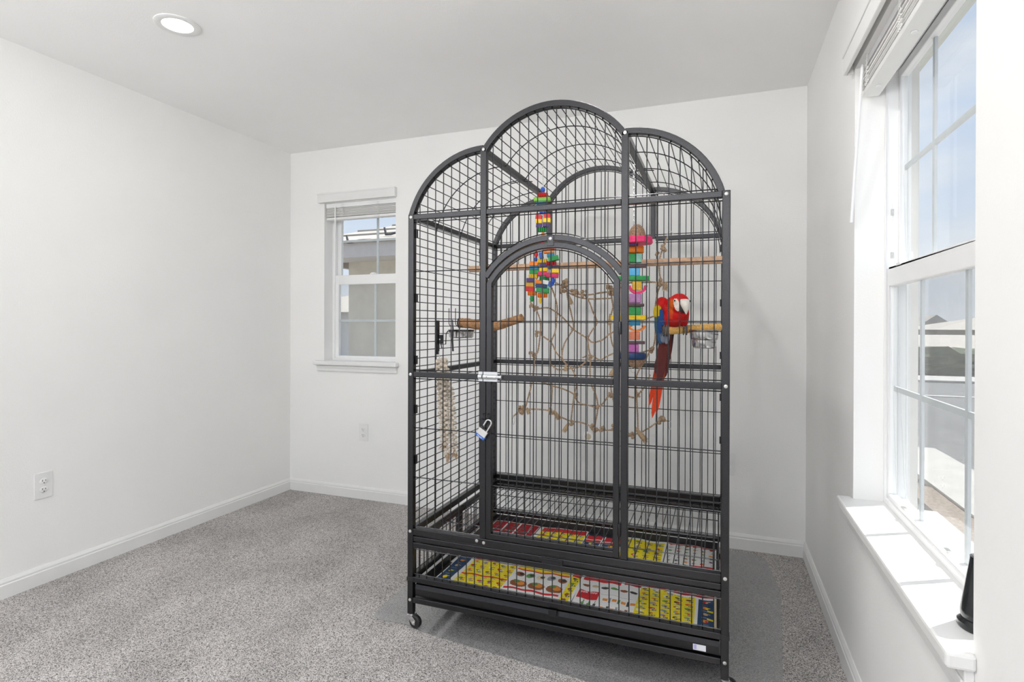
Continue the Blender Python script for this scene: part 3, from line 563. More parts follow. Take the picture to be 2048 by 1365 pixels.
# ---- casters
def caster(x, y, ang):
    d = Vector((math.cos(ang), math.sin(ang), 0)); n = Vector((-d.y, d.x, 0)); c = Vector((x, y, 0)) + d * 0.020 + Vector((0, 0, 0.0300))
    q = MB(); q.lathe([(0.0, 0.060), (0.014, 0.060), (0.014, 0.055), (0.010, 0.0535), (0.010, 0.050), (0.0, 0.050)], (x, y, 0), 16)
    for s in (-1, 1):
        P = [Vector((x, y, 0.052)) - d * 0.010, Vector((x, y, 0.056)) + d * 0.012, c + d * 0.009 + Vector((0, 0, 0.010)), c + d * 0.006 - Vector((0, 0, 0.009)), c - d * 0.005 - Vector((0, 0, 0.008))]
        A = [p + n * s * 0.0125 for p in P]; Bq = [p + n * s * 0.0142 for p in P]; k = len(P)
        q.add(A + Bq, [tuple(range(k)), tuple(range(k, 2 * k))[::-1]] + [(i, (i + 1) % k, k + (i + 1) % k, k + i) for i in range(k)])
    q.obox(Vector((x, y, 0.0535)) + d * 0.001, d, n, Vector((0, 0, 1)), 0.012, 0.0142, 0.0015)
    w = q.build('caster', M['chrome'], cage, label='chrome caster')
    MB().lathe([(0.012, -0.0105), (0.022, -0.0105), (0.0255, -0.007), (0.0262, 0), (0.0255, 0.007), (0.022, 0.0105), (0.012, 0.0105)], c, 28, n).build('wheel', M['rubber'], w, smooth=True, label='black wheel')
    MB().lathe([(0.004, -0.0165), (0.005, -0.0150), (0.005, 0.0150), (0.004, 0.0165)], c, 10, n).build('axle', M['zinc'], w, smooth=True)
for x, y, a in ((CL, CF, -0.15), (CR, CF, 0.75), (CL, CB, 0.9), (CR, CB, 2.2)): caster(x, y, a)
# ---- swing-out feeder bracket on the left side
fb = MB(); fb.box((CL + 0.003, 2.108, 1.072), (CL + 0.009, 2.128, 1.218)); feeder = fb.build('feeder_bracket', K, cage, bevel=0.001)
MB().box((CL + 0.009, 2.118, 1.118), (CL + 0.022, 2.142, 1.156)).build('feeder_lock', M['rubber'], feeder, bevel=0.001)
MB().lathe([(0.003, 0), (0.003, 0.002)], (CL + 0.015, 2.118, 1.137), 8, (0, -1, 0)).build('feeder_screw', M['zinc'], feeder)
MB().tube([(CL + 0.010, 2.14, 1.112), (CL + 0.012, 2.142, 1.098), (CL + 0.022, 2.15, 1.098)], 0.0022, 6).build('feeder_hook', K, feeder, smooth=True)
def at(px, py, Y): return onY(px, py, Y)
for u in (898, 911): MB().tube([at(u, 617, 2.19), at(u, 648, 2.19), at(u + 2, 652, 2.19), at(u + 14, 653, 2.19)], 0.0018, 6).build('feeder_wire', K, feeder, smooth=True)
MB().tube([at(905, 640, 2.128), at(906, 660, 2.128), at(905, 680, 2.128), at(906, 703, 2.128)], [0.002, 0.0035, 0.0035, 0.004], 6).build('feeder_stem', K, feeder, smooth=True)
bc = (-1.058, 2.20, 1.178)
MB().tube([(bc[0] + 0.0585 * math.cos(q), bc[1] + 0.0585 * math.sin(q), bc[2] - 0.006) for q in np.linspace(0, 2 * math.pi, 29)[:-1]], 0.0018, 6, closed=True).build('bowl_ring', K, feeder, smooth=True)
MB().tube([(bc[0] - 0.058, bc[1] - 0.012, bc[2] - 0.006), (CL + 0.03, 2.165, 1.172), (CL + 0.026, 2.155, 1.16), (CL + 0.026, 2.152, 1.115), (CL + 0.008, 2.135, 1.115)], 0.0024, 6).build('feeder_arm', K, feeder, smooth=True)
bc2 = (-0.053, 2.27, 1.181)
rr = MB().tube([(bc2[0] + 0.056 * math.cos(q), bc2[1] + 0.056 * math.sin(q), bc2[2] - 0.005) for q in np.linspace(0, 2 * math.pi, 29)[:-1]], 0.0018, 6, closed=True)
rr.tube([(bc2[0] + 0.056, bc2[1], bc2[2] - 0.005), (CR - 0.004, bc2[1], bc2[2] - 0.005), (CR - 0.004, bc2[1], 1.10)], 0.0024, 6); rr.build('bowl_ring', K, cage, smooth=True)

# ================================================================== things in and on the cage
def bowl(c, prof, label):
    r = thing('food_bowl', c, label, 'bowl', None); MB().lathe(prof, c, 40).build('bowl_body', M['steel'], r, smooth=True)
    return r
R_ = 0.0565
bowl(bc, [(0.0, -0.036), (R_ - 0.010, -0.036), (R_ - 0.003, -0.031), (R_ - 0.001, -0.004), (R_ + 0.002, 0.0), (R_ + 0.001, 0.0012), (R_ - 0.002, 0.0), (R_ - 0.004, -0.030), (R_ - 0.011, -0.0345), (0.0, -0.0345)], 'stainless steel food bowl in the swing-out holder on the left side of the cage')
R_ = 0.053
bowl(bc2, [(0.0, -0.070), (0.034, -0.070), (0.042, -0.066), (0.0445, -0.058), (0.0455, -0.038), (0.050, -0.034), (R_ - 0.001, -0.028), (R_, -0.002), (R_ + 0.0055, 0.0), (R_ + 0.004, 0.0014), (R_ - 0.002, 0.0), (0.049, -0.030), (0.043, -0.040), (0.040, -0.066), (0.0, -0.067)], 'stepped stainless steel food bowl beside the yellow perch on the right')
# ---- perches
def perch(label, pts, rads, m, cat='perch', lump=0.0, n=14):
    r = thing('wooden_perch', pts[0], label, cat); P = spline(pts, 10); k = len(P)
    rr = [float(np.interp(i / (k - 1), np.linspace(0, 1, len(rads)), rads)) * (1 + random.uniform(-lump, lump)) for i in range(k)]
    b = MB().tube(P, rr, n); b.build('shaft', m, r, smooth=True); return r
p = perch('long straight dowel perch running across the upper cage', [(CL + 0.006, 2.440, 1.4685), (-0.75, 2.445, 1.470), (-0.35, 2.45, 1.470), (CR - 0.006, 2.455, 1.472)], [0.0150, 0.0146, 0.0150, 0.0165], M['wood_pale'], lump=0.012)
MB().lathe([(0.004, 0), (0.012, 0.0), (0.012, 0.002), (0.004, 0.002), (0.004, 0.010)], (CL + 0.0055, 2.44, 1.4685), 12, (-1, 0, 0)).build('washer', M['zinc'], p)
p = perch('short crooked bark branch perch on the left side of the cage', [(CL + 0.0095, 2.32, 1.208), (CL + 0.06, 2.315, 1.206), (-0.985, 2.305, 1.194), (-0.93, 2.30, 1.196), (-0.87, 2.295, 1.212), (-0.806, 2.29, 1.231)], [0.022, 0.0225, 0.0215, 0.0205, 0.0195, 0.0185], M['wood_branch'], lump=0.06)
MB().lathe([(0.003, -0.004), (0.0235, -0.004), (0.0235, 0.001), (0.003, 0.001), (0.003, 0.006)], (CL + 0.0095, 2.32, 1.208), 18, (-1, 0, 0)).build('washer', M['rubber'], p, smooth=True, label='black end cap')
p = perch('sandy yellow perch carrying the parrot on the right side of the cage', [(CR - 0.016, 2.40, 1.193), (-0.06, 2.365, 1.189), (-0.13, 2.335, 1.184), (-0.212, 2.30, 1.179)], [0.0150, 0.0160, 0.0175, 0.0185], M['sand'], lump=0.03)
MB().lathe([(0.003, 0), (0.014, 0.0), (0.014, 0.003), (0.005, 0.003), (0.005, 0.011)], (CR - 0.0155, 2.40, 1.193), 14, (1, 0, 0)).build('washer', M['zinc'], p)
# ---- toy blocks
X_, Y_, Z_ = Vector((1, 0, 0)), Vector((0, 1, 0)), Vector((0, 0, 1))
TR = Matrix.Rotation(YAW * 0.6, 3, 'Z'); TX, TY = TR @ X_, TR @ Y_
def chain(name, a, c, parent, m=None, link_l=0.012, r=0.0010):
    a, c = Vector(a), Vector(c); n = max(2, int((a - c).length / link_l)); d = (c - a) / n; u = d.normalized(); s1 = u.cross(Vector((0.3, 1, 0.1))).normalized(); s2 = u.cross(s1); b = MB()
    for i in range(n):
        o = a + d * (i + 0.5); s = s1 if i % 2 else s2; h = d.length * 0.62
        b.tube([o + u * h * math.cos(q) + s * 0.0034 * math.sin(q) for q in np.linspace(0, 2 * math.pi, 13)[:-1]], r, 5, closed=True)
    return b.build(name, m or M['zinc'], parent, smooth=True)
def px2(py_scale_Y, px): return px
def blk(root, Yt, kind, px, py, w, h, col, dep=None, tilt=0.0, yaw=0.0):
    c = onY(px, py, Yt); s = (onY(px + 1, py, Yt) - c).length; hw, hh = w * s / 2, h * s / 2; hd = (dep * s / 2 if dep else hw * 0.8)
    rot = Matrix.Rotation(tilt, 3, 'Y') @ Matrix.Rotation(yaw, 3, 'Z'); ax, ay, az = rot @ TX, rot @ TY, rot @ Z_; b = MB(); m = TOY[col]
    if kind == 'block': b.obox(c, ax, ay, az, hw, hd, hh); return b.build('block', m, root, bevel=min(hh, hw) * 0.22)
    if kind == 'slab':
        b.obox(c, ax, ay, az, hw, hd, hh); return b.build('slab', m, root, bevel=hh * 0.4)
    if kind == 'rib':       # ribbed slice: short dowels set side by side
        n = 5
        for i in range(n):
            o = c + ax * (hw * (-1 + (2 * i + 1) / n)); b.lathe([(0.0, -hh), (hw / n * 0.75, -hh), (hw / n * 1.08, -hh * 0.8), (hw / n * 1.08, hh * 0.8), (hw / n * 0.75, hh), (0.0, hh)], o, 10, az, (1.0, hd / (hw / n * 1.08) * 0.8))
        return b.build('ribbed_block', m, root, smooth=True)
    if kind == 'bead': b.ball(c, (hw, hw, hh), 14, 10); return b.build('bead', m, root, smooth=True)
    if kind == 'disc': b.lathe([(0, -hh), (hw * .92, -hh), (hw, -hh * .5), (hw, hh * .5), (hw * .92, hh), (0, hh)], c, 24, az); return b.build('disc', m, root, smooth=True)
    if kind == 'cyl': b.lathe([(0, -hw), (hh * .9, -hw), (hh, -hw * .94), (hh, hw * .94), (hh * .9, hw), (0, hw)], c, 20, ax); return b.build('barrel', m, root, smooth=True)
    if kind == 'oval':      # flat slab with pointed round ends
        pr = []
        for q in np.linspace(0, 2 * math.pi, 25)[:-1]: pr.append((hw * math.copysign(abs(math.cos(q)) ** 0.8, math.cos(q)), hd * math.copysign(abs(math.sin(q)) ** 0.6, math.sin(q))))
        vs = [c + ax * x + ay * y - az * hh for x, y in pr] + [c + ax * x + ay * y + az * hh for x, y in pr]; n = len(pr)
        b.add(vs, [tuple(range(n))[::-1], tuple(range(n, 2 * n))] + [(k, (k + 1) % n, n + (k + 1) % n, n + k) for k in range(n)]); return b.build('slab', m, root, bevel=hh * 0.3)
    if kind == 'octo':
        n = 8; pr = [(math.cos(math.pi / 8 + k * math.pi / 4) * hw, math.sin(math.pi / 8 + k * math.pi / 4) * hw) for k in range(n)]
        vs = [c + ax * x + ay * y - az * hh for x, y in pr] + [c + ax * x * .94 + ay * y * .94 + az * hh for x, y in pr]
        b.add(vs, [tuple(range(n))[::-1], tuple(range(n, 2 * n))] + [(k, (k + 1) % n, n + (k + 1) % n, n + k) for k in range(n)]); return b.build('slab', m, root, bevel=hh * 0.2)
    if kind == 'cup':       # half ring opening upward
        vs = []; n = 14
        for i in range(n + 1):
            q = math.pi + math.pi * i / n
            for (rr, yy) in ((1, -1), (1, 1), (0.72, 1), (0.72, -1)): vs.append(c + ax * hw * rr * math.cos(q) + az * (2 * hh * rr * math.sin(q) + hh) + ay * hd * yy)
        b.add(vs, [(i * 4 + k, i * 4 + (k + 1) % 4, (i + 1) * 4 + (k + 1) % 4, (i + 1) * 4 + k) for i in range(n) for k in range(4)] + [(3, 2, 1, 0), (n * 4, n * 4 + 1, n * 4 + 2, n * 4 + 3)]); return b.build('half_ring', m, root, smooth=True)
Yt = 2.32
t1 = thing('hanging_toy', onY(1086, 318, Yt), 'parrot toy of small bright wooden blocks ending in three tails, above the rope net', 'bird toy')
top = onY(1086, 318, Yt); top.z = roof_z(top.x) - 0.004
chain('chain', top, onY(1086, 376, Yt), t1)
for row in [('bead', 1085.7, 380, 9, 12, 'blue'), ('rib', 1085.7, 390.6, 19, 8, 'red'), ('slab', 1084.4, 399.5, 32, 8, 'lime', 12), ('disc', 1083, 407, 22, 5, 'teal'), ('bead', 1086, 415, 8, 8, 'orange'), ('rib', 1086, 424, 13, 9, 'blue'),
            ('block', 1077.8, 435, 12, 9, 'red', 12, 0.1), ('block', 1094.5, 433, 12, 9, 'red', 12, -0.1), ('block', 1078, 443.5, 12, 8, 'yellow', 12, 0.05), ('block', 1093.8, 441.5, 14, 9, 'yellow', 12), ('block', 1078, 451.5, 11, 8, 'purple', 10, 0.1), ('block', 1091.5, 450.3, 12, 8, 'purple', 10),
            ('rib', 1085, 459.8, 19, 9, 'green'), ('bead', 1086, 470, 7, 11, 'orange'), ('bead', 1086, 478, 6, 6, 'yellow'), ('slab', 1082.6, 485.5, 12, 6, 'pink', 10), ('block', 1095, 488, 10, 7, 'green', 10), ('rib', 1099, 496, 19, 6, 'red'),
            # right tail
            ('block', 1098, 502.7, 20, 8, 'orange', 12, -0.06), ('block', 1101.5, 510.5, 14, 8, 'teal', 12, -0.08), ('block', 1107, 517.8, 20, 9, 'green', 12, -0.22), ('rib', 1103, 527, 18, 8, 'red'), ('block', 1111.6, 534.5, 12, 7, 'purple', 12), ('block', 1101, 535, 8, 8, 'navy', 10), ('block', 1110, 542.3, 15, 8, 'yellow', 12), ('block', 1104.6, 551, 24, 9, 'magenta', 12, 0.1), ('bead', 1106, 562, 8, 14, 'blue', None, 0.5), ('block', 1101, 569, 10, 9, 'blue', 9, 0.8),
            # middle tail
            ('block', 1082.6, 511.5, 8, 12, 'blue', 8, -0.15), ('rib', 1085, 522.5, 18, 8, 'yellow'), ('block', 1087, 530.5, 15, 8, 'purple', 12), ('block', 1087.5, 538.8, 16, 9, 'yellow', 12), ('block', 1084.4, 548.2, 17, 8, 'magenta', 12, -0.05), ('rib', 1088, 557.6, 17, 8, 'green'), ('block', 1077.8, 564.5, 13, 8, 'orange', 12), ('block', 1091.4, 565.2, 12, 8, 'white', 12, 0.2), ('block', 1083, 573, 22, 8, 'navy', 12), ('block', 1094.5, 574, 9, 8, 'aqua', 9, 0.2), ('block', 1085.5, 581.3, 25, 9, 'green', 13, 0.12), ('rib', 1085, 591, 18, 9, 'orange'), ('bead', 1080.4, 601.5, 6, 12, 'yellow'),
            # left tail
            ('bead', 1072.5, 509, 7, 12, 'red'), ('bead', 1071.6, 519.5, 7, 9, 'blue'), ('block', 1068, 528, 16, 8, 'orange', 11), ('block', 1068.5, 536.2, 17, 8, 'teal', 12), ('block', 1068.5, 544.2, 18, 8, 'green', 12, 0.05), ('rib', 1066.8, 553.2, 17, 8, 'yellow'), ('block', 1061, 561, 15, 8, 'purple', 12), ('block', 1061, 569.5, 16, 9, 'gold', 12), ('block', 1060.5, 578.5, 17, 9, 'red', 12, 0.06), ('rib', 1064.6, 587, 17, 8, 'orange'), ('bead', 1063.7, 598, 8, 12, 'green')]:
    blk(t1, Yt + random.uniform(-0.008, 0.008), *row)
for a, c in (((1086, 376), (1086, 488)), ((1090, 488), (1107, 572)), ((1085, 490), (1084, 606)), ((1080, 492), (1064, 602))): MB().tube([onY(a[0], a[1], Yt), onY((a[0] + c[0]) / 2 + 1, (a[1] + c[1]) / 2, Yt), onY(c[0], c[1], Yt)], 0.0012, 5).build('toy_cord', M['cotton'], t1, smooth=True)
chain('chain', onY(1068, 501, Yt - 0.01), onY(1090, 495, Yt - 0.01), t1)
Y2 = 2.27
t2 = thing('hanging_toy', onY(1268, 330, Y2), 'tall parrot toy of stacked bright wood slabs between two coconut halves', 'bird toy')
top = onY(1268, 330, Y2); top.z = roof_z(top.x) - 0.004
chain('chain', top, onY(1268, 450, Y2), t2, M['chrome'], 0.011)
def dome(px, py, w, h, up, name):
    c = onY(px, py, Y2); s = (onY(px + 1, py, Y2) - c).length; R = w * s / 2; hh = h * s
    pr = [(R * math.cos(q), hh * math.sin(q)) for q in np.linspace(0, math.pi / 2, 9)]; pr2 = [(max(0, r - 0.004), max(0, z - 0.004)) for r, z in pr[::-1]]
    MB().lathe(pr + pr2, c, 24, (0, 0, 1 if up else -1)).build(name, M['coco'], t2, smooth=True)
dome(1274, 475.5, 35, 27, True, 'coconut_half')
for row in [('octo', 1274, 482, 66, 13, 'pink'), ('disc', 1264, 490.5, 24, 6, 'purple'), ('cyl', 1270.5, 500, 33, 15, 'orange'), ('block', 1264, 517, 16, 18, 'green', 18, 0.05), ('block', 1277, 517, 11, 18, 'aqua', 18, -0.04), ('block', 1274, 531.5, 38, 9, 'brown', 16), ('block', 1269, 545, 21, 16, 'sky', 18),
            ('oval', 1263, 557.5, 72, 9, 'green', 26), ('block', 1273.5, 572, 18, 19, 'gold', 14), ('cup', 1275, 580, 38, 17, 'pink', 16), ('block', 1269.5, 597.5, 25, 19, 'lilac', 20), ('slab', 1271, 611, 33, 6, 'brown', 22), ('block', 1269, 622.5, 25, 17, 'green', 20, 0.03), ('oval', 1258, 635.5, 73, 10, 'yellow', 24),
            ('block', 1268, 646, 24, 11, 'teal', 20), ('cup', 1273, 657.5, 36, 12, 'orange', 20), ('block', 1268, 672, 23, 16, 'salmon', 20), ('slab', 1267, 685.5, 44, 6, 'brown', 22), ('block', 1266, 697, 22, 17, 'violet', 20), ('disc', 1262, 712, 60, 13, 'navy')]:
    blk(t2, Y2, *row)
dome(1272, 719, 37, 18, False, 'coconut_half')
MB().tube([onY(1266, 736, Y2) + Vector((0.008 * math.sin(q), 0, 0.010 * math.cos(q) - 0.010)) for q in np.linspace(0, 2 * math.pi, 13)[:-1]], 0.0012, 6, closed=True).build('ring', M['zinc'], t2, smooth=True)
# ---- cotton preening rope
cr_ = thing('preening_rope', (-1.09, 2.06, 1.085), 'braided cream cotton rope toy hanging from the feeder bracket on the left', 'bird toy')
MB().tube([(-1.122, 2.106, 1.085), (-1.110, 2.09, 1.094), (-1.098, 2.07, 1.088), (-1.090, 2.058, 1.060), (-1.088, 2.056, 1.045)], 0.0014, 6).build('hook', M['chrome'], cr_, smooth=True)
for k, (dx, dy, zt, zb_) in enumerate([(-0.012, 0.010, 1.045, 0.70), (0.012, -0.008, 1.050, 0.662), (0.034, 0.012, 1.020, 0.668)]):
    b = MB(); n = int((zt - zb_) / 0.0098)
    for i in range(n):
        t = i / n; z = zt - (zt - zb_) * t; lean = 0.030 * t; s = 1 - 0.25 * t if k else 1
        for q in (-1, 1):
            w = 0.0068 * (1 if (i + k) % 2 else -1) * q
            b.ball((-1.084 + dx * (0.4 + 0.6 * min(1, 3 * t)) + lean + w, 2.052 + dy + 0.004 * q, z + 0.005 * q), (0.0112 * s, 0.0105 * s, 0.0078 * s), 9, 6, 0.16)
    b.build('cotton_braid', M['cotton'], cr_, smooth=True)
    b = MB(); o = Vector((-1.084 + dx + 0.030, 2.052 + dy, zb_ + 0.01))
    for i in range(26):
        w = random.uniform(0, 6.28); r = random.uniform(0.002, 0.012); l = random.uniform(0.02, 0.045); b.tube([o + Vector((0.004 * math.cos(w), 0.004 * math.sin(w), 0)), o + Vector((r * math.cos(w) - 0.004 * (k == 0), r * math.sin(w), -l * 0.6)), o + Vector((r * 1.5 * math.cos(w) - 0.012 * (k == 0), r * 1.5 * math.sin(w), -l))], [0.0014, 0.0012, 0.0006], 4)
    b.build('frayed_end', M['cotton_end'], cr_, smooth=True)
b = MB(); o = Vector((-1.083, 2.054, 1.035))
for i in range(16): b.ball(o + Vector((random.uniform(-0.018, 0.03), random.uniform(-0.012, 0.012), random.uniform(-0.022, 0.02))), 0.009, 7, 5, 0.15)
b.build('cotton_knot', M['cotton'], cr_, smooth=True)
# ---- padlock
YL = CF - HP - 0.013
lk = thing('padlock', onY(965, 868, YL), 'open steel padlock with a blue band hooked on the door hasp', 'padlock')
c = onY(964.5, 867, YL); pang = 0.56
ax = Vector((math.cos(-pang), 0, math.sin(-pang))); az = Vector((math.sin(pang), 0, math.cos(pang)))
b = MB()
for i in range(11): b.obox(c + az * (-0.0065 + 0.0022 * i), ax, Y_, az, 0.0200 - (0.0012 if i % 2 else 0), 0.0095, 0.00105)
b.build('lock_body', M['steel'], lk, bevel=0.0004)
MB().obox(c - az * 0.0125, ax, Y_, az, 0.0208, 0.0102, 0.0052).build('bumper_band', M['blue_plastic'], lk, bevel=0.0012)
text_mesh('lettering', 'Master', 0.0085, M['white_print'], lk, c - az * 0.0125 - Y_ * 0.0104, ax, az)
q0 = c + az * 0.0165
arcp = [q0 + ax * (0.0115 * math.cos(w)) + az * (0.030 + 0.0115 * math.sin(w)) for w in np.linspace(0, math.pi, 12)]
sh = [q0 - az * 0.004 + ax * 0.0115 * math.cos(0)] + arcp + [q0 - ax * 0.0115 + az * 0.012]
sh = [q0 + (p_ - q0) for p_ in sh]
MB().tube(sh, 0.0031, 10).build('shackle', M['chrome'], lk, smooth=True)
# ---- white cap hanging on the back wires
wc = thing('white_cap', onY(1176, 874, CB - 0.012), 'small round white plastic cap with a beige centre on the back wires', 'cap')
o = onY(1176, 874, CB - 0.014)
MB().lathe([(0.0, 0.010), (0.021, 0.010), (0.026, 0.004), (0.026, -0.006), (0.023, -0.008), (0.017, -0.007), (0.016, -0.004), (0.0, -0.004)], o, 28, (-0.25, 1, 0)).build('cap_shell', M['white_plastic'], wc, smooth=True)
MB().lathe([(0.0155, -0.0045), (0.0, -0.0055)], o, 24, (-0.25, 1, 0)).build('mineral_core', M['beige'], wc, smooth=True)
# ---- rope climbing net near the back
YN = 2.60
net = thing('rope_net', onY(1190, 720, YN), 'knotted brown sisal climbing net strung across the back half of the cage', 'rope net')
def NP(u, v):
    w = math.sin(u * 0.045) * 0.035 + math.sin(v * 0.031) * 0.03; return onY(u, v, YN + w)
def rope(pts, r=0.0042, name='rope'):
    P = spline([NP(*p) for p in pts], 8); Q = [P[0]]; 
    for p in P[1:]:
        d = p - Q[-1]; n = max(1, int(d.length / 0.0038)); o = Q[-1].copy(); Q += [o + d * (i + 1) / n for i in range(n)]
    b = MB(); L = 0
    A, B_ = [], []
    for i, p in enumerate(Q):
        t = (Q[min(i + 1, len(Q) - 1)] - Q[max(i - 1, 0)]).normalized(); s1 = t.cross(Vector((0.2, 1, 0.3))).normalized(); s2 = t.cross(s1)
        if i: L += (p - Q[i - 1]).length
        w = L / 0.020 * 2 * math.pi; o = (s1 * math.cos(w) + s2 * math.sin(w)) * r * 0.52; A.append(p + o); B_.append(p - o)
    b.tube(A, r * 0.62, 5); b.tube(B_, r * 0.62, 5); b.build(name, M['sisal'], net, smooth=True)
for pts in [[(1072, 618), (1080, 640), (1081, 660), (1078, 690), (1075, 705), (1070, 714), (1067, 745), (1063, 770), (1055, 800), (1050, 820)],
            [(1063, 612), (1072, 618), (1095, 616), (1112, 625), (1130, 640), (1145, 658), (1160, 668), (1176, 678), (1185, 685), (1205, 680), (1220, 668), (1235, 662), (1250, 660), (1275, 645), (1310, 632)],
            [(1103, 575), (1110, 595), (1114, 615), (1113, 640), (1110, 665), (1103, 683), (1101, 710), (1101, 745), (1104, 772), (1103, 800), (1101, 822)],
            [(1133, 580), (1137, 605), (1143, 630), (1147, 655), (1138, 672), (1128, 690), (1124, 715), (1132, 728), (1143, 737), (1150, 752), (1153, 770), (1149, 788), (1145, 815), (1142, 843)],
            [(1168, 588), (1178, 603), (1186, 625), (1194, 645), (1185, 660), (1176, 678), (1178, 700), (1181, 716), (1180, 745), (1183, 770), (1193, 795), (1195, 820), (1190, 850)],
            [(1221, 572), (1224, 600), (1226, 615), (1222, 632), (1221, 665), (1225, 690), (1235, 705), (1232, 725), (1224, 755), (1222, 775), (1224, 790), (1230, 815), (1232, 845), (1232, 860)],
            [(1112, 566), (1130, 576), (1150, 587), (1175, 590), (1200, 586), (1222, 583), (1245, 574), (1270, 562), (1300, 564), (1320, 566)],
            [(1135, 585), (1155, 594), (1175, 598), (1200, 598), (1222, 597)],
            [(1079, 668), (1090, 676), (1103, 686), (1112, 705), (1124, 718)], [(1103, 730), (1112, 738), (1122, 740), (1143, 737), (1160, 733), (1181, 716)], [(1165, 716), (1181, 711), (1200, 720), (1218, 711), (1240, 704), (1270, 708), (1302, 700)],
            [(1078, 762), (1100, 771), (1125, 778), (1146, 788), (1152, 799), (1160, 807), (1180, 812), (1195, 815), (1206, 807), (1215, 795), (1224, 789), (1245, 790), (1270, 796), (1280, 786), (1290, 772), (1300, 750)],
            [(1027, 833), (1033, 828), (1042, 822), (1060, 819), (1095, 821), (1110, 829), (1125, 836), (1142, 843), (1160, 845), (1175, 850), (1190, 859), (1210, 861), (1232, 861), (1262, 869), (1280, 866), (1297, 857), (1313, 846), (1322, 841), (1338, 843)],
            [(1333, 476), (1330, 487), (1324, 502), (1319, 520), (1319, 545), (1321, 566), (1314, 590), (1310, 625), (1311, 660), (1308, 690), (1300, 702), (1290, 722), (1276, 745), (1272, 762), (1273, 790), (1275, 830), (1276, 866)]]: rope(pts)
for (u, v, r) in [(1072, 617, 9), (1063, 612, 6), (1078, 668, 9), (1069, 713, 9), (1062, 706, 6), (1130, 568, 13), (1128, 578, 12), (1148, 587, 11), (1168, 588, 10), (1221, 575, 10), (1224, 588, 9), (1042, 820, 11), (1104, 823, 9), (1142, 846, 8), (1188, 857, 11), (1205, 858, 8), (1230, 856, 9), (1262, 869, 10), (1322, 841, 11), (1326, 497, 9), (1313, 507, 7), (1322, 566, 11), (1302, 700, 9), (1222, 790, 7), (1181, 714, 6), (1176, 678, 6), (1145, 658, 6), (1152, 790, 6), (1195, 814, 6), (1276, 790, 6)]:
    b = MB(); o = NP(u, v); s = r * 0.0026 * 0.5
    for i in range(7): b.ball(o + Vector((random.uniform(-s, s), random.uniform(-s, s) - 0.004, random.uniform(-s, s))) * 1.0, s * random.uniform(0.55, 0.75), 7, 5, 0.12)
    b.build('knot', M['sisal'], net, smooth=True)
for (u, v, u2, v2, w) in [(1136, 590, 1142, 608, 9), (1046, 812, 1043, 828, 8), (1054, 816, 1058, 828, 6), (1108, 822, 1118, 838, 9), (1138, 846, 1128, 863, 8), (1131, 730, 1131, 742, 6), (1228, 738, 1222, 752, 9), (1220, 628, 1220, 648, 6), (1270, 856, 1292, 882, 10), (1332, 565, 1330, 580, 8), (1060, 604, 1066, 614, 4), (1130, 560, 1131, 572, 8)]:
    a, c = NP(u, v), NP(u2, v2); d = (c - a); s = w * 0.0025 * 0.5; b = MB(); sd = d.cross(Y_).normalized()
    b.tube([a, a.lerp(c, 0.5), c], [s * 0.5, s * 0.9, s * 0.75], 9)
    for i in range(22):
        k = random.uniform(-1, 1); yv = random.uniform(-1, 1); b.tube([a + sd * k * s * 0.4, a.lerp(c, 0.6) + sd * k * s + Y_ * yv * s * 0.8, c + d * random.uniform(0, 0.2) + sd * k * s * 1.2 + Y_ * yv * s], [0.0012, 0.0012, 0.0005], 4)
    b.build('tassel', M['sisal_end'], net, smooth=True)
for (u, v) in ((1027, 834), (1340, 843)):
    o = NP(u, v); MB().tube([o + Vector((0.005 * math.sin(q), 0, -0.019 + 0.021 * math.cos(q))) for q in np.linspace(0, 2 * math.pi, 17)[:-1]], 0.0013, 6, closed=True).build('clip', M['chrome'], net, smooth=True, label='steel snap clip')
o = NP(1337, 470); MB().tube([o + Vector(v) for v in ((-0.004, 0, -0.02), (-0.006, 0, 0.002), (-0.001, 0.004, 0.013), (0.010, 0.006, 0.016), (0.018, 0.006, 0.010), (0.019, 0.006, 0.002))], 0.0016, 6).build('hook', M['zinc'], net, smooth=True)
# ---- black tapered gadget on the right sill
g0 = Vector((0.4761, 1.3010, RZ0)); gd = thing('tabletop_device', g0, 'black tapered gadget on a round base on the right window sill', 'device')
MB().lathe([(0.0, 0.0), (0.040, 0.0), (0.0425, 0.004), (0.042, 0.012), (0.038, 0.016), (0.036, 0.018), (0.0, 0.018)], g0, 36).build('round_base', M['device'], gd, smooth=True)
MB().lathe([(0.035, 0.018), (0.0375, 0.024), (0.0372, 0.034), (0.030, 0.080), (0.0225, 0.132), (0.0225, 0.136), (0.019, 0.138)], g0, 36).build('tapered_body', M['device'], gd, smooth=True)
MB().lathe([(0.019, 0.138), (0.018, 0.139), (0.0, 0.139)], g0, 30).build('top_cap', M['steel'], gd, smooth=True)

# ================================================================== the parrot
YPAR = 2.315
A0 = onY(1345, 660, YPAR); _v = Vector((A0.x, A0.y, 0)).normalized(); _r = Vector((_v.y, -_v.x, 0)); _s = (onY(1346, 660, YPAR) - A0).length
def PW(px, py, dep=0.0): return A0 + _r * ((px - 1345) * _s) + Z_ * ((660 - py) * _s) + _v * (dep * _s)
par = thing('parrot', A0, 'red scarlet macaw with a white face and beak perched on the sandy yellow perch', 'parrot')
def paint(me, fn, org):
    at_ = me.attributes.new('tint', 'FLOAT_COLOR', 'POINT'); out = np.ones((len(me.vertices), 4), dtype=np.float32)
    for i, v in enumerate(me.vertices): 
        q = v.co + org - A0; out[i, :3] = fn(1345 + q.dot(_r) / _s, 660 - q.z / _s, q.dot(_v) / _s, i)
    at_.data.foreach_set('color', out.ravel())
def lerp(a, b, t): t = max(0, min(1, t)); return tuple(x + (y - x) * t for x, y in zip(a, b))
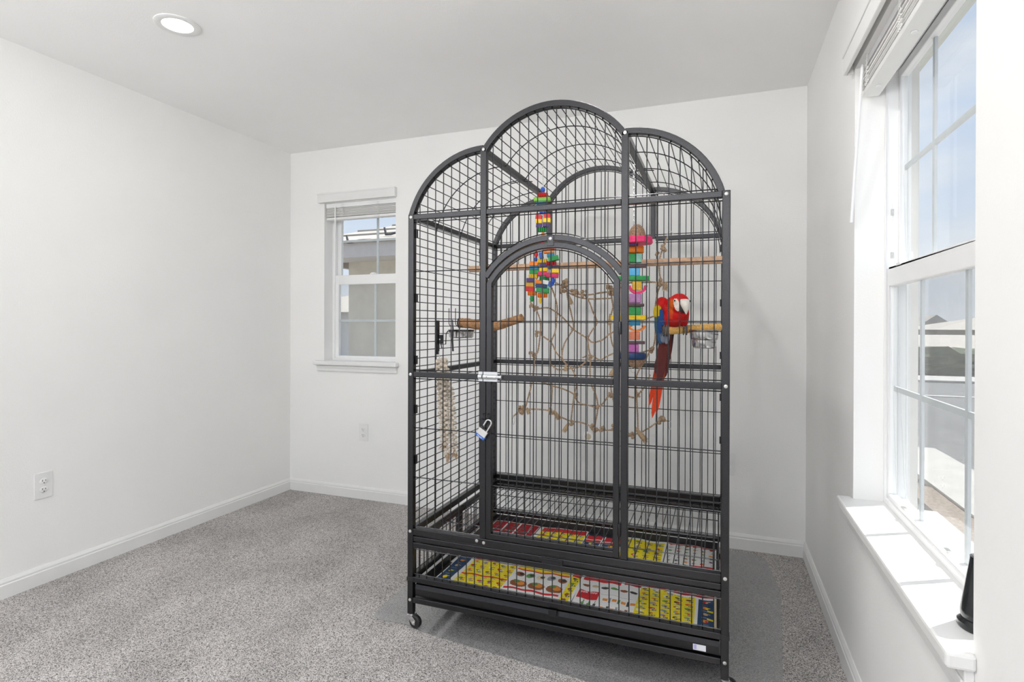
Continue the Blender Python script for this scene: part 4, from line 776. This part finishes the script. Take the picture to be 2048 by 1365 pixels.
RED, DRED, ORG_, YEL, BLUE, GRN, MAR, WHT = (0.55, 0.008, 0.008), (0.30, 0.006, 0.012), (0.60, 0.13, 0.012), (0.60, 0.42, 0.01), (0.012, 0.06, 0.22), (0.10, 0.20, 0.04), (0.13, 0.022, 0.016), (0.76, 0.66, 0.60)
def ell(b, px, py, dep, rx, ry, rd, tilt=0.0, n=22, m=16):
    c = PW(px, py, dep); vs = []; ct, st = math.cos(tilt), math.sin(tilt)
    for i in range(m + 1):
        t = math.pi * i / m
        for k in range(n):
            w = 2 * math.pi * k / n; x = rx * math.sin(t) * math.cos(w); z = ry * math.cos(t); d = rd * math.sin(t) * math.sin(w)
            vs.append(c + (_r * (x * ct + z * st) + Z_ * (z * ct - x * st) + _v * d) * _s)
    b.add(vs, [(i * n + k, (i + 1) * n + k, (i + 1) * n + (k + 1) % n, i * n + (k + 1) % n) for i in range(m) for k in range(n)])
b = MB()
for a in [(1345, 634, 2, 27, 22, 25), (1352, 632, -8, 25, 20, 20), (1332, 620, 8, 22, 25, 22, -0.2), (1340, 645, 5, 20, 11, 18), (1331, 668, 12, 14, 20, 11, 0.12),
          (1349, 606, -6, 18, 16, 17), (1358, 605, -20, 20, 19.5, 20), (1361, 615, -24, 17, 14, 17), (1357, 628, -14, 21, 16, 18), (1331, 646, -4, 9, 11, 10), (1367, 644, -4, 9, 10, 10)]: ell(b, *a)
bo = b.build('body', M['feather'], par, smooth=True)
md = bo.modifiers.new('r', 'REMESH'); md.mode = 'VOXEL'; md.voxel_size = 0.0022; md2 = bo.modifiers.new('s', 'SMOOTH'); md2.iterations = 14; md2.factor = 0.5
dg = bpy.context.evaluated_depsgraph_get(); me = bpy.data.meshes.new_from_object(bo.evaluated_get(dg)); bo.modifiers.clear(); bo.data = me; me.name = 'body'
me.materials.clear(); me.materials.append(M['feather'])
for pl in me.polygons: pl.use_smooth = True
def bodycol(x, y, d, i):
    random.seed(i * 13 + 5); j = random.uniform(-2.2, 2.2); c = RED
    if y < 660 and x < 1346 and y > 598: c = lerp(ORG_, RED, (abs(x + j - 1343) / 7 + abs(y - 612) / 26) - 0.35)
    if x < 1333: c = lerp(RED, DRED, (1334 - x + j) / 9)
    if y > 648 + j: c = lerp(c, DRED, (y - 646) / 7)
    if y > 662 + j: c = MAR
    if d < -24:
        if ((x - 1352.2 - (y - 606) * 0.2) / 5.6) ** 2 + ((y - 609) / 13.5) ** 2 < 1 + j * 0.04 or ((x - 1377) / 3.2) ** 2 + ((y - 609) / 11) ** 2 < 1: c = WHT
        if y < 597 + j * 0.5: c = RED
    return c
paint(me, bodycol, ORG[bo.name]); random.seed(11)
# beak
def loft(name, rows, m, parent, n=14):
    vs = []
    for (px, py, dep, rx, rd) in rows:
        for k in range(n):
            w = 2 * math.pi * k / n; vs.append(PW(px + rx * math.cos(w), py + rd * 0.25 * math.sin(w), dep + rd * math.sin(w)))
    k_ = len(rows); MBx = MB().add(vs, [(i * n + k, i * n + (k + 1) % n, (i + 1) * n + (k + 1) % n, (i + 1) * n + k) for i in range(k_ - 1) for k in range(n)] + [tuple(range(n)), tuple((k_ - 1) * n + k for k in range(n))])
    return MBx.build(name, m, parent, smooth=True)
loft('upper_beak', [(1367.5, 599, -36, 7.5, 5), (1368, 601.5, -41, 9.6, 8), (1368.4, 607, -45, 9.2, 9), (1369, 613, -47.5, 7.6, 7.5), (1370, 619, -48.5, 5.4, 5.4), (1370.6, 624, -47.5, 3.2, 3.4), (1371, 629, -45.5, 0.7, 0.8)], M['horn'], par)
loft('lower_beak', [(1362, 611, -34, 5, 6), (1362.5, 617, -39, 5.2, 6), (1364.5, 623, -40, 4.4, 5), (1367, 626, -39, 2.2, 3)], M['beak_dark'], par)
e_ = MB(); ell(e_, 1349.2, 601.2, -38.6, 2.5, 2.8, 1.6, 0, 12, 8); e0 = e_.build('eye', M['eye_iris'], par, smooth=True, label='pale iris with a black pupil')
e_ = MB(); ell(e_, 1349.0, 601.2, -39.7, 1.6, 1.9, 1.1, 0, 12, 8); e_.build('pupil', M['eye_black'], e0, smooth=True)
e_ = MB(); ell(e_, 1378.3, 602, -27, 1.5, 2.3, 2.3, 0, 12, 8); e_.build('eye', M['eye_black'], par, smooth=True)
# feather blades
def blade(name, a, c, w, parent, col, n=10, camber=0.15, bend=0.0, dw=0.5, thick=0.35):
    """a, c = (px, py, dep) root and tip; w = half width in the same units"""
    a = Vector(a); c = Vector(c); d = (c - a); t2 = Vector((-d.y, d.x, 0)).normalized(); vs = []; rows = n + 1
    for i in range(rows):
        t = i / n; ww = w * (0.55 + 0.45 * math.sin(min(1, t * 1.6) * math.pi / 2)) * (math.sqrt(max(0.0, 1 - ((t - dw) / (1 - dw)) ** 2.4)) if t > dw else 1.0) + 0.15
        o = a + d * t + t2 * bend * math.sin(t * math.pi)
        for q in (-1, -0.5, 0, 0.5, 1):
            vs.append(PW(o.x + t2.x * ww * q, o.y + t2.y * ww * q, o.z - camber * ww * (1 - q * q)))
    F_ = [(i * 5 + k, i * 5 + k + 1, (i + 1) * 5 + k + 1, (i + 1) * 5 + k) for i in range(n) for k in range(4)]; N_ = len(vs)
    vs += [v + _v * thick * _s for v in vs]; F_ += [tuple(N_ + x for x in f[::-1]) for f in F_]
    for i in range(n):
        for k in (0, 4):
            p, q = i * 5 + k, (i + 1) * 5 + k; F_.append((p, q, N_ + q, N_ + p))
    o_ = MB().add(vs, F_).build(name, M['feather'], parent, smooth=True); paint(o_.data, col, ORG[o_.name]); random.seed(11); return o_
# left wing (towards the left of the picture) with shoulder, yellow band and blue flight feathers
b = MB(); ell(b, 1319, 624, 4, 11, 31, 21, 0.06); ell(b, 1324, 606, 6, 13, 15, 19); ell(b, 1318, 652, 8, 7.5, 22, 15, -0.12)
wg = b.build('wing', M['feather'], par, smooth=True)
md = wg.modifiers.new('r', 'REMESH'); md.mode = 'VOXEL'; md.voxel_size = 0.0026; md2 = wg.modifiers.new('s', 'SMOOTH'); md2.iterations = 8
dg = bpy.context.evaluated_depsgraph_get(); me = bpy.data.meshes.new_from_object(wg.evaluated_get(dg)); wg.modifiers.clear(); wg.data = me; me.name = 'wing'; me.materials.clear(); me.materials.append(M['feather'])
for pl in me.polygons: pl.use_smooth = True
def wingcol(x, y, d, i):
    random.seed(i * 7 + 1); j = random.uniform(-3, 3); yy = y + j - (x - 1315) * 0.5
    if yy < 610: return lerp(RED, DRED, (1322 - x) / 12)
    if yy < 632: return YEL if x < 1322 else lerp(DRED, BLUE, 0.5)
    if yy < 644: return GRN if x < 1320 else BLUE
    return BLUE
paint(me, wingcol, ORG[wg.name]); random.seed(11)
for (a, c, w, col) in [((1311, 612, -12), (1311, 634, -10), 4.5, YEL), ((1316, 610, -17), (1316, 636, -15), 4.5, YEL), ((1322, 618, -19), (1326, 652, -15), 4.8, BLUE), ((1318, 632, -16), (1321, 668, -10), 4.6, BLUE), ((1312, 634, -10), (1315, 672, -6), 4.6, (0.02, 0.10, 0.16)), ((1315, 655, -8), (1322, 690, -6), 4.6, (0.03, 0.09, 0.20)), ((1321, 660, -9), (1327, 688, -8), 4.2, (0.10, 0.13, 0.19)), ((1318, 670, 0), (1313, 696, 0), 3.0, (0.01, 0.015, 0.03))]:
    blade('wing_feather', a, c, w, wg, (lambda x, y, d, i, q=col: q))
for (a, c, w, col) in [((1330, 664, -8), (1324, 686, -10), 4.2, (0.16, 0.18, 0.22)), ((1338, 666, -6), (1332, 690, -9), 4.4, (0.17, 0.18, 0.22))]:
    blade('covert_feather', a, c, w, par, (lambda x, y, d, i, q=col: q))
# far wing, only its edge shows
b = MB(); ell(b, 1372, 628, 10, 6, 24, 18); o_ = b.build('wing', M['feather'], par, smooth=True); paint(o_.data, lambda x, y, d, i: DRED if y < 640 else BLUE, ORG[o_.name])
# tail
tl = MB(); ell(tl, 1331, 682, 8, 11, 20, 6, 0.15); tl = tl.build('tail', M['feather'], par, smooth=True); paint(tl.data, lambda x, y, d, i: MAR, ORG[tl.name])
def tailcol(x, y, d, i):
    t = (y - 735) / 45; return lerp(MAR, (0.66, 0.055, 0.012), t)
for (a, c, w, tc_, dep) in [((1326, 676), (1298, 822), 4.6, 0, 10), ((1330, 676), (1304.5, 847), 5.4, 0, 7), ((1334, 676), (1312, 838), 5.4, 0, 6), ((1337, 676), (1317, 806), 5.2, 1, 9), ((1322, 680), (1308, 778), 4.6, 2, 12), ((1341, 672), (1329, 762), 5.6, 2, 12), ((1345, 668), (1331, 742), 5.6, 3, 14), ((1333, 680), (1318, 772), 7.0, 2, 4), ((1326, 682), (1311, 752), 6.0, 2, 3)]:
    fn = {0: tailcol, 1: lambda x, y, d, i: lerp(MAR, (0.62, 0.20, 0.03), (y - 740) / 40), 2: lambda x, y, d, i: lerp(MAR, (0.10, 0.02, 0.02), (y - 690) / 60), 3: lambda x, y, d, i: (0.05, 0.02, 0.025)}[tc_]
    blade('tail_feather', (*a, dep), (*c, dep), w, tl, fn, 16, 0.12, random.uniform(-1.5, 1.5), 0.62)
# feet gripping the perch
for (fx, fy, fd) in ((1331, 660, -3), (1370, 657, 5)):
    b = MB()
    for k, dx in enumerate((-2.8, 2.6)):
        pts = [PW(fx + dx * 0.4, fy - 11, fd - 2), PW(fx + dx * 0.8, fy - 10, fd - 8), PW(fx + dx, fy - 4, fd - 13), PW(fx + dx * 1.1, fy + 4, fd - 13.5), PW(fx + dx * 1.15, fy + 10, fd - 9.5)]
        b.tube(spline(pts, 4), [2.3 * _s] + [2.0 * _s] * 15 + [1.3 * _s], 8)
        b.ball(PW(fx + dx * 0.8, fy - 10, fd - 8), 2.6 * _s, 8, 6); b.ball(PW(fx + dx * 1.05, fy, fd - 14), 2.3 * _s, 8, 6)
    ft = b.build('foot', M['foot'], par, smooth=True)
    for dx in (-2.8, 2.6): MB().tube(spline([PW(fx + dx * 1.15, fy + 9.5, fd - 10), PW(fx + dx * 1.2, fy + 13, fd - 7.5), PW(fx + dx * 1.2, fy + 14, fd - 4)], 4), [1.2 * _s] * 5 + [0.8 * _s] * 2 + [0.5 * _s, 0.25 * _s], 6).build('claw', M['beak_dark'], ft, smooth=True)

# ================================================================== grocery flyers lining the tray
P_ = dict(y=(0.80, 0.66, 0.02), w=(0.74, 0.74, 0.73), r=(0.55, 0.03, 0.035), b=(0.03, 0.065, 0.14), br=(0.26, 0.09, 0.04), o=(0.72, 0.26, 0.05), k=(0.05, 0.05, 0.05), g=(0.10, 0.25, 0.07), t=(0.55, 0.40, 0.24), dr=(0.33, 0.02, 0.03), gy=(0.30, 0.31, 0.33), cr=(0.70, 0.60, 0.42), p=(0.22, 0.10, 0.25))
RES = 0.0021
def flyer(label, x0, x1, y0, y1, z, draw, rot=0.0, seed=0, grp='grocery flyers lining the cage tray'):
    rs_ = np.random.RandomState(seed); nx, ny = int((x1 - x0) / RES), int((y1 - y0) / RES); img = np.zeros((ny, nx, 3), dtype=np.float32); img[:] = P_['w']
    def R(a, c, d, e_, col):
        i0, i1, j0, j1 = int((a - x0) / RES), int((c - x0) / RES), int((d - y0) / RES), int((e_ - y0) / RES)
        i0, i1, j0, j1 = max(0, i0), min(nx, i1), max(0, j0), min(ny, j1)
        if i1 > i0 and j1 > j0: img[j0:j1, i0:i1] = P_[col] if isinstance(col, str) else col
    def blob(cx, cy, rx, ry, col):
        jj, ii = np.mgrid[0:ny, 0:nx]; q = ((ii * RES + x0 - cx) / rx) ** 2 + ((jj * RES + y0 - cy) / ry) ** 2 < 1 + rs_.uniform(-0.12, 0.12, (ny, nx)); img[q] = P_[col]
    def items(a, c, d, e_, cols, px_, py_, bg=None, price='k'):
        px_ *= 0.74; py_ *= 0.74          # product shots with a price strip each
        if bg: R(a, c, d, e_, bg)
        ni, nj = max(1, int((c - a) / px_)), max(1, int((e_ - d) / py_))
        for j in range(nj):
            for i in range(ni):
                cx, cy = a + (c - a) * (i + .5) / ni, d + (e_ - d) * (j + .5) / nj; k1, k2 = rs_.choice(len(cols), 2)
                blob(cx - px_ * .12, cy + py_ * .10, px_ * rs_.uniform(.2, .32), py_ * rs_.uniform(.16, .28), cols[k1]); blob(cx - px_ * .02, cy + py_ * .05, px_ * .12, py_ * .13, cols[k2])
                if price:
                    R(cx - px_ * .04, cx + px_ * .42, cy - py_ * .30, cy - py_ * .08, price)
                    for k in range(5): R(cx + px_ * (.0 + .085 * k), cx + px_ * (.045 + .085 * k), cy - py_ * .26, cy - py_ * .13, 'cr')
                R(cx - px_ * .4, cx + px_ * rs_.uniform(.1, .35), cy - py_ * .42, cy - py_ * .36, 'gy'); R(cx + px_ * .1, cx + px_ * .4, cy + py_ * .22, cy + py_ * .30, cols[k2])
    draw(R, blob, items)
    img *= rs_.uniform(0.93, 1.05, (ny, nx, 1))
    X, Y = np.meshgrid(np.linspace(x0, x1, nx + 1), np.linspace(y0, y1, ny + 1)); u = (X - x0) / (x1 - x0); v = (Y - y0) / (y1 - y0)
    Zg = z + 0.0022 * np.sin(u * 9 + seed) * np.sin(v * 5 + seed * 2) + 0.0016 * np.sin(u * 21 + v * 9 + seed) + 0.0048
    cx, cy = (x0 + x1) / 2, (y0 + y1) / 2; c_, s_ = math.cos(rot), math.sin(rot); Xr = cx + (X - cx) * c_ - (Y - cy) * s_; Yr = cy + (X - cx) * s_ + (Y - cy) * c_
    co = np.stack([Xr, Yr, Zg], -1).reshape(-1, 3); j, i = np.mgrid[0:ny, 0:nx]; a = (j * (nx + 1) + i).ravel(); fc = np.stack([a, a + 1, a + nx + 2, a + nx + 1], -1)
    me = bpy.data.meshes.new('flyer_sheet'); me.from_pydata(co.tolist(), [], fc.tolist()); me.update()
    at_ = me.attributes.new('tint', 'FLOAT_COLOR', 'FACE'); at_.data.foreach_set('color', np.concatenate([img, np.ones((ny, nx, 1), np.float32)], -1).astype(np.float32).ravel())
    me.polygons.foreach_set('use_smooth', np.ones(len(me.polygons), dtype=bool))
    return link('flyer_sheet', me, M['print'], None, 0, label, 'flyer', grp)
FOOD = ['br', 'o', 't', 'g', 'r', 'cr', 'k']; MIX = ['br', 'r', 'g', 'gy', 'o', 'k', 'w']; BOT = ['g', 'k', 'gy', 'br', 'p']
def d_back1(R, B, I):
    R(-2, 1, 0, 4, 'w'); I(-1.10, -0.86, 2.58, 2.74, ['br', 'dr', 'r'], .06, .08, 'dr', None); I(-1.10, -0.86, 2.44, 2.57, FOOD, .05, .06, 'w'); R(-1.10, -0.86, 2.57, 2.58, 'w')
    for x in (-1.03, -0.965, -0.90): R(x, x + .008, 2.58, 2.74, 'w')
    I(-0.835, -0.61, 2.44, 2.70, MIX, .055, .055, 'y'); R(-0.835, -0.61, 2.69, 2.74, 'r'); I(-1.10, -0.85, 2.22, 2.40, FOOD, .06, .06, 'w'); R(-1.1, -.85, 2.28, 2.29, 'r'); I(-0.835, -0.61, 2.2, 2.42, MIX, .06, .05, 'y')
flyer('back left flyer sheet with brown food panels and a yellow page under a red strip', -1.105, -0.605, 2.19, 2.745, TZ + 0.001, d_back1, 0.012, 3)
def d_back2(R, B, I):
    R(-.61, -.40, 2.2, 2.8, 'b'); I(-.60, -.53, 2.46, 2.62, ['o', 'y', 't'], .06, .07, 'b', 'o'); I(-.515, -.43, 2.46, 2.62, ['o', 'r', 'y'], .06, .06, 'b', 'o'); R(-.60, -.43, 2.62, 2.70, 'r'); R(-.60, -.43, 2.645, 2.652, 'w'); R(-.527, -.515, 2.2, 2.8, 'w'); R(-.61, -.60, 2.2, 2.8, 'w'); R(-.43, -.42, 2.2, 2.8, 'w'); R(-.60, -.43, 2.2, 2.40, 'r')
flyer('narrow back flyer strip in navy blue with red headings between two white gutters', -0.606, -0.42, 2.19, 2.71, TZ + 0.004, d_back2, -0.01, 5)
def d_back3(R, B, I):
    I(-.43, -.235, 2.42, 2.73, MIX, .06, .06, 'y'); R(-.235, -.222, 2.2, 2.8, 'w'); I(-.222, -.01, 2.42, 2.74, MIX + BOT, .045, .045, 'w', None); R(-.11, -.015, 2.50, 2.53, 'r'); R(-.222, -.01, 2.735, 2.745, 'r')
    R(-.43, -.22, 2.2, 2.42, 'r'); R(-.40, -.25, 2.30, 2.32, 'w'); I(-.20, -.01, 2.2, 2.34, ['br', 'o', 't'], .07, .06, 'br', None); R(-.22, -.01, 2.2, 2.215, 'w')
flyer('back right flyer sheet, half yellow and half white with rows of small products', -0.43, -0.006, 2.19, 2.75, TZ + 0.002, d_back3, 0.0, 8)
def d_f1(R, B, I):
    I(-1.08, -1.02, 1.95, 2.29, ['o', 'g', 't', 'y'], .05, .07, 'b', None); R(-1.083, -1.077, 1.9, 2.3, 'w'); R(-1.02, -1.005, 1.9, 2.3, 'w'); I(-1.005, -.80, 1.95, 2.235, MIX + ['k', 'p'], .05, .05, 'y'); R(-1.005, -.80, 2.095, 2.105, 'r')
    R(-1.005, -.80, 2.235, 2.25, 'w'); R(-1.02, -.80, 2.243, 2.248, 'r'); I(-1.0, -.80, 2.25, 2.295, ['b', 'g', 'k', 't'], .05, .045, 'w', None); R(-.803, -.79, 1.9, 2.3, 'w'); R(-1.1, -.79, 1.9, 1.955, 'cr')
flyer('front left flyer sheet with a blue strip and a yellow page', -1.083, -0.79, 1.926, 2.30, TZ + 0.008, d_f1, 0.01, 13)
def d_f2(R, B, I):
    R(-.80, -.56, 1.9, 2.3, 'w')
    for i in range(3): B(-.75 + .075 * i, 2.085, .034, .03, 'br'); B(-.745 + .075 * i, 2.092, .018, .018, 'o'); B(-.76 + .075 * i, 2.10, .012, .012, 'g')
    for i in range(5): B(-.77 + .045 * i, 2.165, .018, .020, ['br', 'g', 'cr', 'gy', 'br'][i]); B(-.765 + .045 * i, 2.17, .009, .011, 'k')
    R(-.80, -.565, 2.035, 2.048, 'r'); I(-.79, -.57, 1.95, 2.03, ['o', 'br', 't', 'y'], .055, .07, None, None); R(-.80, -.57, 2.205, 2.215, 'r'); R(-.80, -.57, 2.215, 2.30, 'y'); R(-.80, -.57, 2.222, 2.226, 'o')
    R(-.57, -.56, 1.9, 2.3, 'w'); I(-.56, -.525, 1.95, 2.22, ['g', 'k', 'br'], .04, .06, 'y'); R(-.56, -.525, 2.22, 2.3, 'r'); R(-.525, -.51, 1.9, 2.3, 'w')
flyer('front flyer sheet with plates of brown food beside a narrow yellow column', -0.795, -0.512, 1.926, 2.295, TZ + 0.0095, d_f2, -0.008, 21)
def d_f3(R, B, I):
    R(-.515, -.28, 1.9, 2.3, 'w'); R(-.505, -.425, 2.062, 2.128, 'r'); R(-.515, -.36, 2.215, 2.275, 'r'); R(-.36, -.348, 2.2, 2.3, 'w'); R(-.348, -.28, 2.225, 2.29, 'dr'); R(-.348, -.28, 2.25, 2.256, 'w')
    for i, c in enumerate('brrtggy'): 
        if i < 6: B(-.49 + .037 * i, 2.17, .015, .010, ['br', 't', 'k', 'g', 'br', 'k'][i])
    for i, c in enumerate(['g', 'g', 'k']): R(-.478 + .022 * i, -.466 + .022 * i, 1.995, 2.035, c); R(-.474 + .022 * i, -.470 + .022 * i, 2.035, 2.055, c)
    for i in range(4): R(-.405 + .034 * i, -.387 + .034 * i, 2.07, 2.088, 'o'); R(-.405 + .034 * i, -.387 + .034 * i, 2.01, 2.022, 'o'); R(-.383 + .034 * i, -.375 + .034 * i, 2.06, 2.095, ['gy', 'g', 'k', 'br'][i]); R(-.383 + .034 * i, -.374 + .034 * i, 2.0, 2.035, ['k', 'gy', 'br', 'g'][i])
    R(-.42, -.30, 2.115, 2.118, 'gy'); I(-.51, -.29, 1.93, 1.985, FOOD, .05, .05, None, None)
f3 = flyer('front flyer sheet with a white page carrying a red 30% OFF box and bottles', -0.512, -0.283, 1.926, 2.29, TZ + 0.009, d_f3, 0.0, 34)
text_mesh('lettering', '30% OFF', 0.0175, M['white_print'], f3, Vector((-0.465, 2.103, TZ + 0.0182)), Vector((1, 0, 0)), Vector((0, 1, 0)))
def d_f4(R, B, I):
    I(-.285, -.078, 1.95, 2.235, MIX + ['gy', 'g'], .052, .046, 'y'); R(-.285, -.18, 2.24, 2.30, 'r'); R(-.285, -.18, 2.232, 2.24, 'w'); R(-.18, -.16, 2.2, 2.3, 'gy'); I(-.16, -.005, 2.225, 2.30, ['br', 'o', 't'], .06, .05, 'dr', None); R(-.18, -.005, 2.213, 2.225, 'w')
    R(-.078, -.066, 1.9, 2.215, 'w'); I(-.066, -.012, 1.97, 2.21, ['o', 'r', 'y', 't'], .05, .062, 'b', None); R(-.066, -.012, 1.9, 1.955, 'p'); R(-.012, -.004, 1.9, 2.3, 'cr')
    for k in range(3): R(-.035, -.014, 2.0 + .06 * k, 2.012 + .06 * k, 'y')
flyer('front right flyer sheet with a yellow price page and a navy column at the corner', -0.284, -0.003, 1.926, 2.295, TZ + 0.0085, d_f4, 0.006, 55)

# ================================================================== outdoors
GZ0 = -0.3
OUT = dict(stucco=mat('stucco_beige', (0.66, 0.60, 0.50), 0.95, var=0.08, vscale=6, bump=0.4, bscale=60), fascia=mat('fascia_paint', (0.60, 0.56, 0.53), 0.8, var=0.04), tile=mat('roof_tile', (0.40, 0.37, 0.33), 0.9, var=0.12, vscale=9), conc=mat('concrete', (0.42, 0.41, 0.39), 0.95, var=0.08, vscale=4),
           asph=mat('asphalt', (0.15, 0.15, 0.152), 0.95, var=0.15, vscale=12), mulch=mat('bark_mulch', (0.22, 0.175, 0.14), 1.0, var=0.5, vscale=40), hedge=mat('hedge_leaf', (0.085, 0.10, 0.057), 0.9, var=0.5, vscale=3), wht=mat('white_stucco', (0.8, 0.78, 0.74), 0.9, var=0.05, vscale=5), hook=mat('tile_hook', (0.06, 0.06, 0.065), 0.5, var=0.1), far=mat('far_stucco', (0.36, 0.31, 0.265), 0.95, var=0.08), glassd=mat('dark_glazing', (0.10, 0.11, 0.12), 0.2, var=0.1), soff=mat('soffit_paint', (0.58, 0.59, 0.56), 0.9, var=0.03))
def sheet(name, x0, x1, y0, y1, z, m): return MB().box((x0, y0, z - 0.05), (x1, y1, z)).build(name, m, kind='structure')
sheet('ground', -60, 70, -40, 90, GZ0 - 0.06, OUT['asph'])
sheet('porch_slab', XR + T, 1.66, -8, 5.4, GZ0, OUT['conc']); sheet('planting_strip', 1.66, 1.90, -8, 6.3, GZ0 - 0.02, OUT['mulch']); sheet('sidewalk', 1.90, 2.50, -8, 8.2, GZ0, OUT['conc'])
sheet('far_sidewalk', -2, 40, 18.5, 20.2, GZ0, OUT['conc']); sheet('road_gutter', 2.6, 40, 14.75, 14.95, GZ0 - 0.045, OUT['conc']); sheet('bounce_slab', -8, XR + T, -12, YF - T, GZ0 + 0.2, OUT['conc']); sheet('side_yard', -30, XR + T, YB + T, 9.5, GZ0 - 0.02, OUT['conc'])  # slab behind the camera opening is added to bounce light onto the ceiling
# this house: outside wall beyond the window and the eave above
MB().box((XR + T, 2.62, GZ0), (0.742, 5.4, 2.52)).build('wall_outside', OUT['wht'], kind='structure')
MB().box((XL - T, YB + T, 2.46), (XR + T, YB + T + 0.55, 2.62)).build('eave_and_sunshade', OUT['soff'], kind='structure')  # unseen eave over the small window, added to keep sun off the left wall
MB().box((XR + T, -4, 2.46), (0.93, 5.6, 2.62)).build('eave_and_sunshade', OUT['soff'], kind='structure')
# neighbour's house seen through the small window
nb = thing('neighbor_house', (-1.5, 7.5, GZ0), 'beige stucco house with a pale tiled hip roof outside the small back window', 'house')
MB().box((-4.69, 6.25, GZ0), (0.7, 10.5, 2.16)).build('wall', OUT['stucco'], nb)
MB().box((-5.30, 5.78, 2.04), (1.1, 5.90, 2.215)).box((-5.30, 5.90, 2.04), (-5.22, 11.0, 2.215)).build('fascia', OUT['fascia'], nb)
MB().box((-5.22, 5.90, 2.04), (1.1, 6.25, 2.07)).build('soffit', OUT['fascia'], nb)
MB().add([(-5.34, 5.74, 2.215), (1.15, 5.74, 2.215), (1.15, 11.1, 2.215), (-5.34, 11.1, 2.215), (-3.4, 7.9, 2.98), (0.2, 7.9, 2.98), (-5.34, 5.74, 2.245), (1.15, 5.74, 2.245), (1.15, 11.1, 2.245), (-5.34, 11.1, 2.245)], [(3, 2, 1, 0), (6, 7, 5, 4), (7, 8, 5), (8, 9, 4, 5), (9, 6, 4), (0, 1, 7, 6), (1, 2, 8, 7), (2, 3, 9, 8), (3, 0, 6, 9)]).build('roof', OUT['tile'], nb)
def rz(y): return 2.245 + (y - 5.74) * (0.735 / 2.16)
for i in range(1, 6):
    y = 5.74 + 0.36 * i; xl = -5.34 + (y - 5.74) * (1.94 / 2.16)
    MB().box((xl, y - 0.012, rz(y) - 0.02), (1.15 - (y - 5.74) * 0.43, y + 0.012, rz(y) + 0.018)).build('tile_course', OUT['tile'], nb)
for (u, v) in ((699, 487), (775, 471)):
    Y = min((5.75 + 0.01 * k for k in range(200)), key=lambda y: abs(onY(u, v, y).z - rz(y) - 0.012)); o = onY(u, v, Y)
    MB().tube([o + Vector(q) for q in ((-0.045, 0, 0.10), (-0.02, 0, 0.012), (0.05, 0, 0.012), (0.14, 0, 0.03), (0.55, 0.12, 0.06))], [0.012, 0.018, 0.014, 0.014, 0.010], 6).build('tile_hook', OUT['hook'], nb, smooth=True)
def far_house(label, x0, x1, y0, y1, zb, ze, zr, gable=False, m=None, win=True):
    r = thing('far_house', ((x0 + x1) / 2, (y0 + y1) / 2, zb), label, 'house'); MB().box((x0, y0, zb), (x1, y1, ze)).build('wall', m or OUT['far'], r); o = 0.5; xm, ym = (x0 + x1) / 2, (y0 + y1) / 2
    if gable: MB().add([(x0 - o, y0 - o, ze), (x1 + o, y0 - o, ze), (xm, y0 - o, zr), (x0 - o, y1 + o, ze), (x1 + o, y1 + o, ze), (xm, y1 + o, zr)], [(0, 1, 2), (5, 4, 3), (0, 2, 5, 3), (2, 1, 4, 5), (1, 0, 3, 4)]).build('roof', OUT['tile'], r)
    else:
        h = min((x1 - x0), (y1 - y0)) / 2; a, c = (x0 + h, x1 - h) if x1 - x0 > y1 - y0 else (xm - 0.01, xm + 0.01)
        MB().add([(x0 - o, y0 - o, ze), (x1 + o, y0 - o, ze), (x1 + o, y1 + o, ze), (x0 - o, y1 + o, ze), (a, ym, zr), (c, ym, zr)], [(3, 2, 1, 0), (0, 1, 5, 4), (1, 2, 5), (2, 3, 4, 5), (3, 0, 4)]).build('roof', OUT['tile'], r)
    if win:
        for k in (0.35, 0.65):
            wx = x0 + (x1 - x0) * k; f_ = MB().box((wx - 0.5, y0 - 0.06, ze - 1.6), (wx + 0.5, y0, ze - 0.4)).build('window', OUT['wht'], r); MB().box((wx - 0.42, y0 - 0.075, ze - 1.5), (wx + 0.42, y0 - 0.06, ze - 0.5)).build('pane', OUT['glassd'], f_)
    return r
far_house('distant gabled house with small windows beyond the street hedge', 25.9, 28.9, 90, 96, -6.0, 1.3, 2.75, True)
far_house('distant low house with a wide pale hip roof just beyond the street hedge', 2.0, 26.0, 24.0, 31.0, -2.5, 0.22, 0.85, False, None, False)
far_house('distant house with a hip roof at the right, behind the low wide one', 18.4, 36.0, 60, 70, -4.0, 0.9, 2.1)
far_house('white house far down the side yard, past the corner of the neighbor house', -17.5, -9.0, 17, 25, GZ0, 1.65, 2.75, False, OUT['wht'], False)
# clipped hedge along the far side of the street
hb = MB(); rs2 = random.Random(4)
nx_, nz_ = 90, 7
for (y, sgn) in ((21.0, -1), (22.2, 1)):
    vs = [(2.0 + 30 * i / nx_ , y + sgn * rs2.uniform(0, 0.25), GZ0 + 0.76 * j / nz_ + (rs2.uniform(-0.1, 0.12) if j == nz_ else 0)) for j in range(nz_ + 1) for i in range(nx_ + 1)]
    hb.add(vs, [(j * (nx_ + 1) + i, j * (nx_ + 1) + i + 1, (j + 1) * (nx_ + 1) + i + 1, (j + 1) * (nx_ + 1) + i) for j in range(nz_) for i in range(nx_)])
k0, k1 = nz_ * (nx_ + 1), (nz_ + 1) * (nx_ + 1) + nz_ * (nx_ + 1)
hb.f += [(k0 + i, k0 + i + 1, k1 + i + 1, k1 + i) for i in range(nx_)]
hb.build('hedge', OUT['hedge'], label='dark green hedge along the far side of the street outside the right window', cat='hedge')
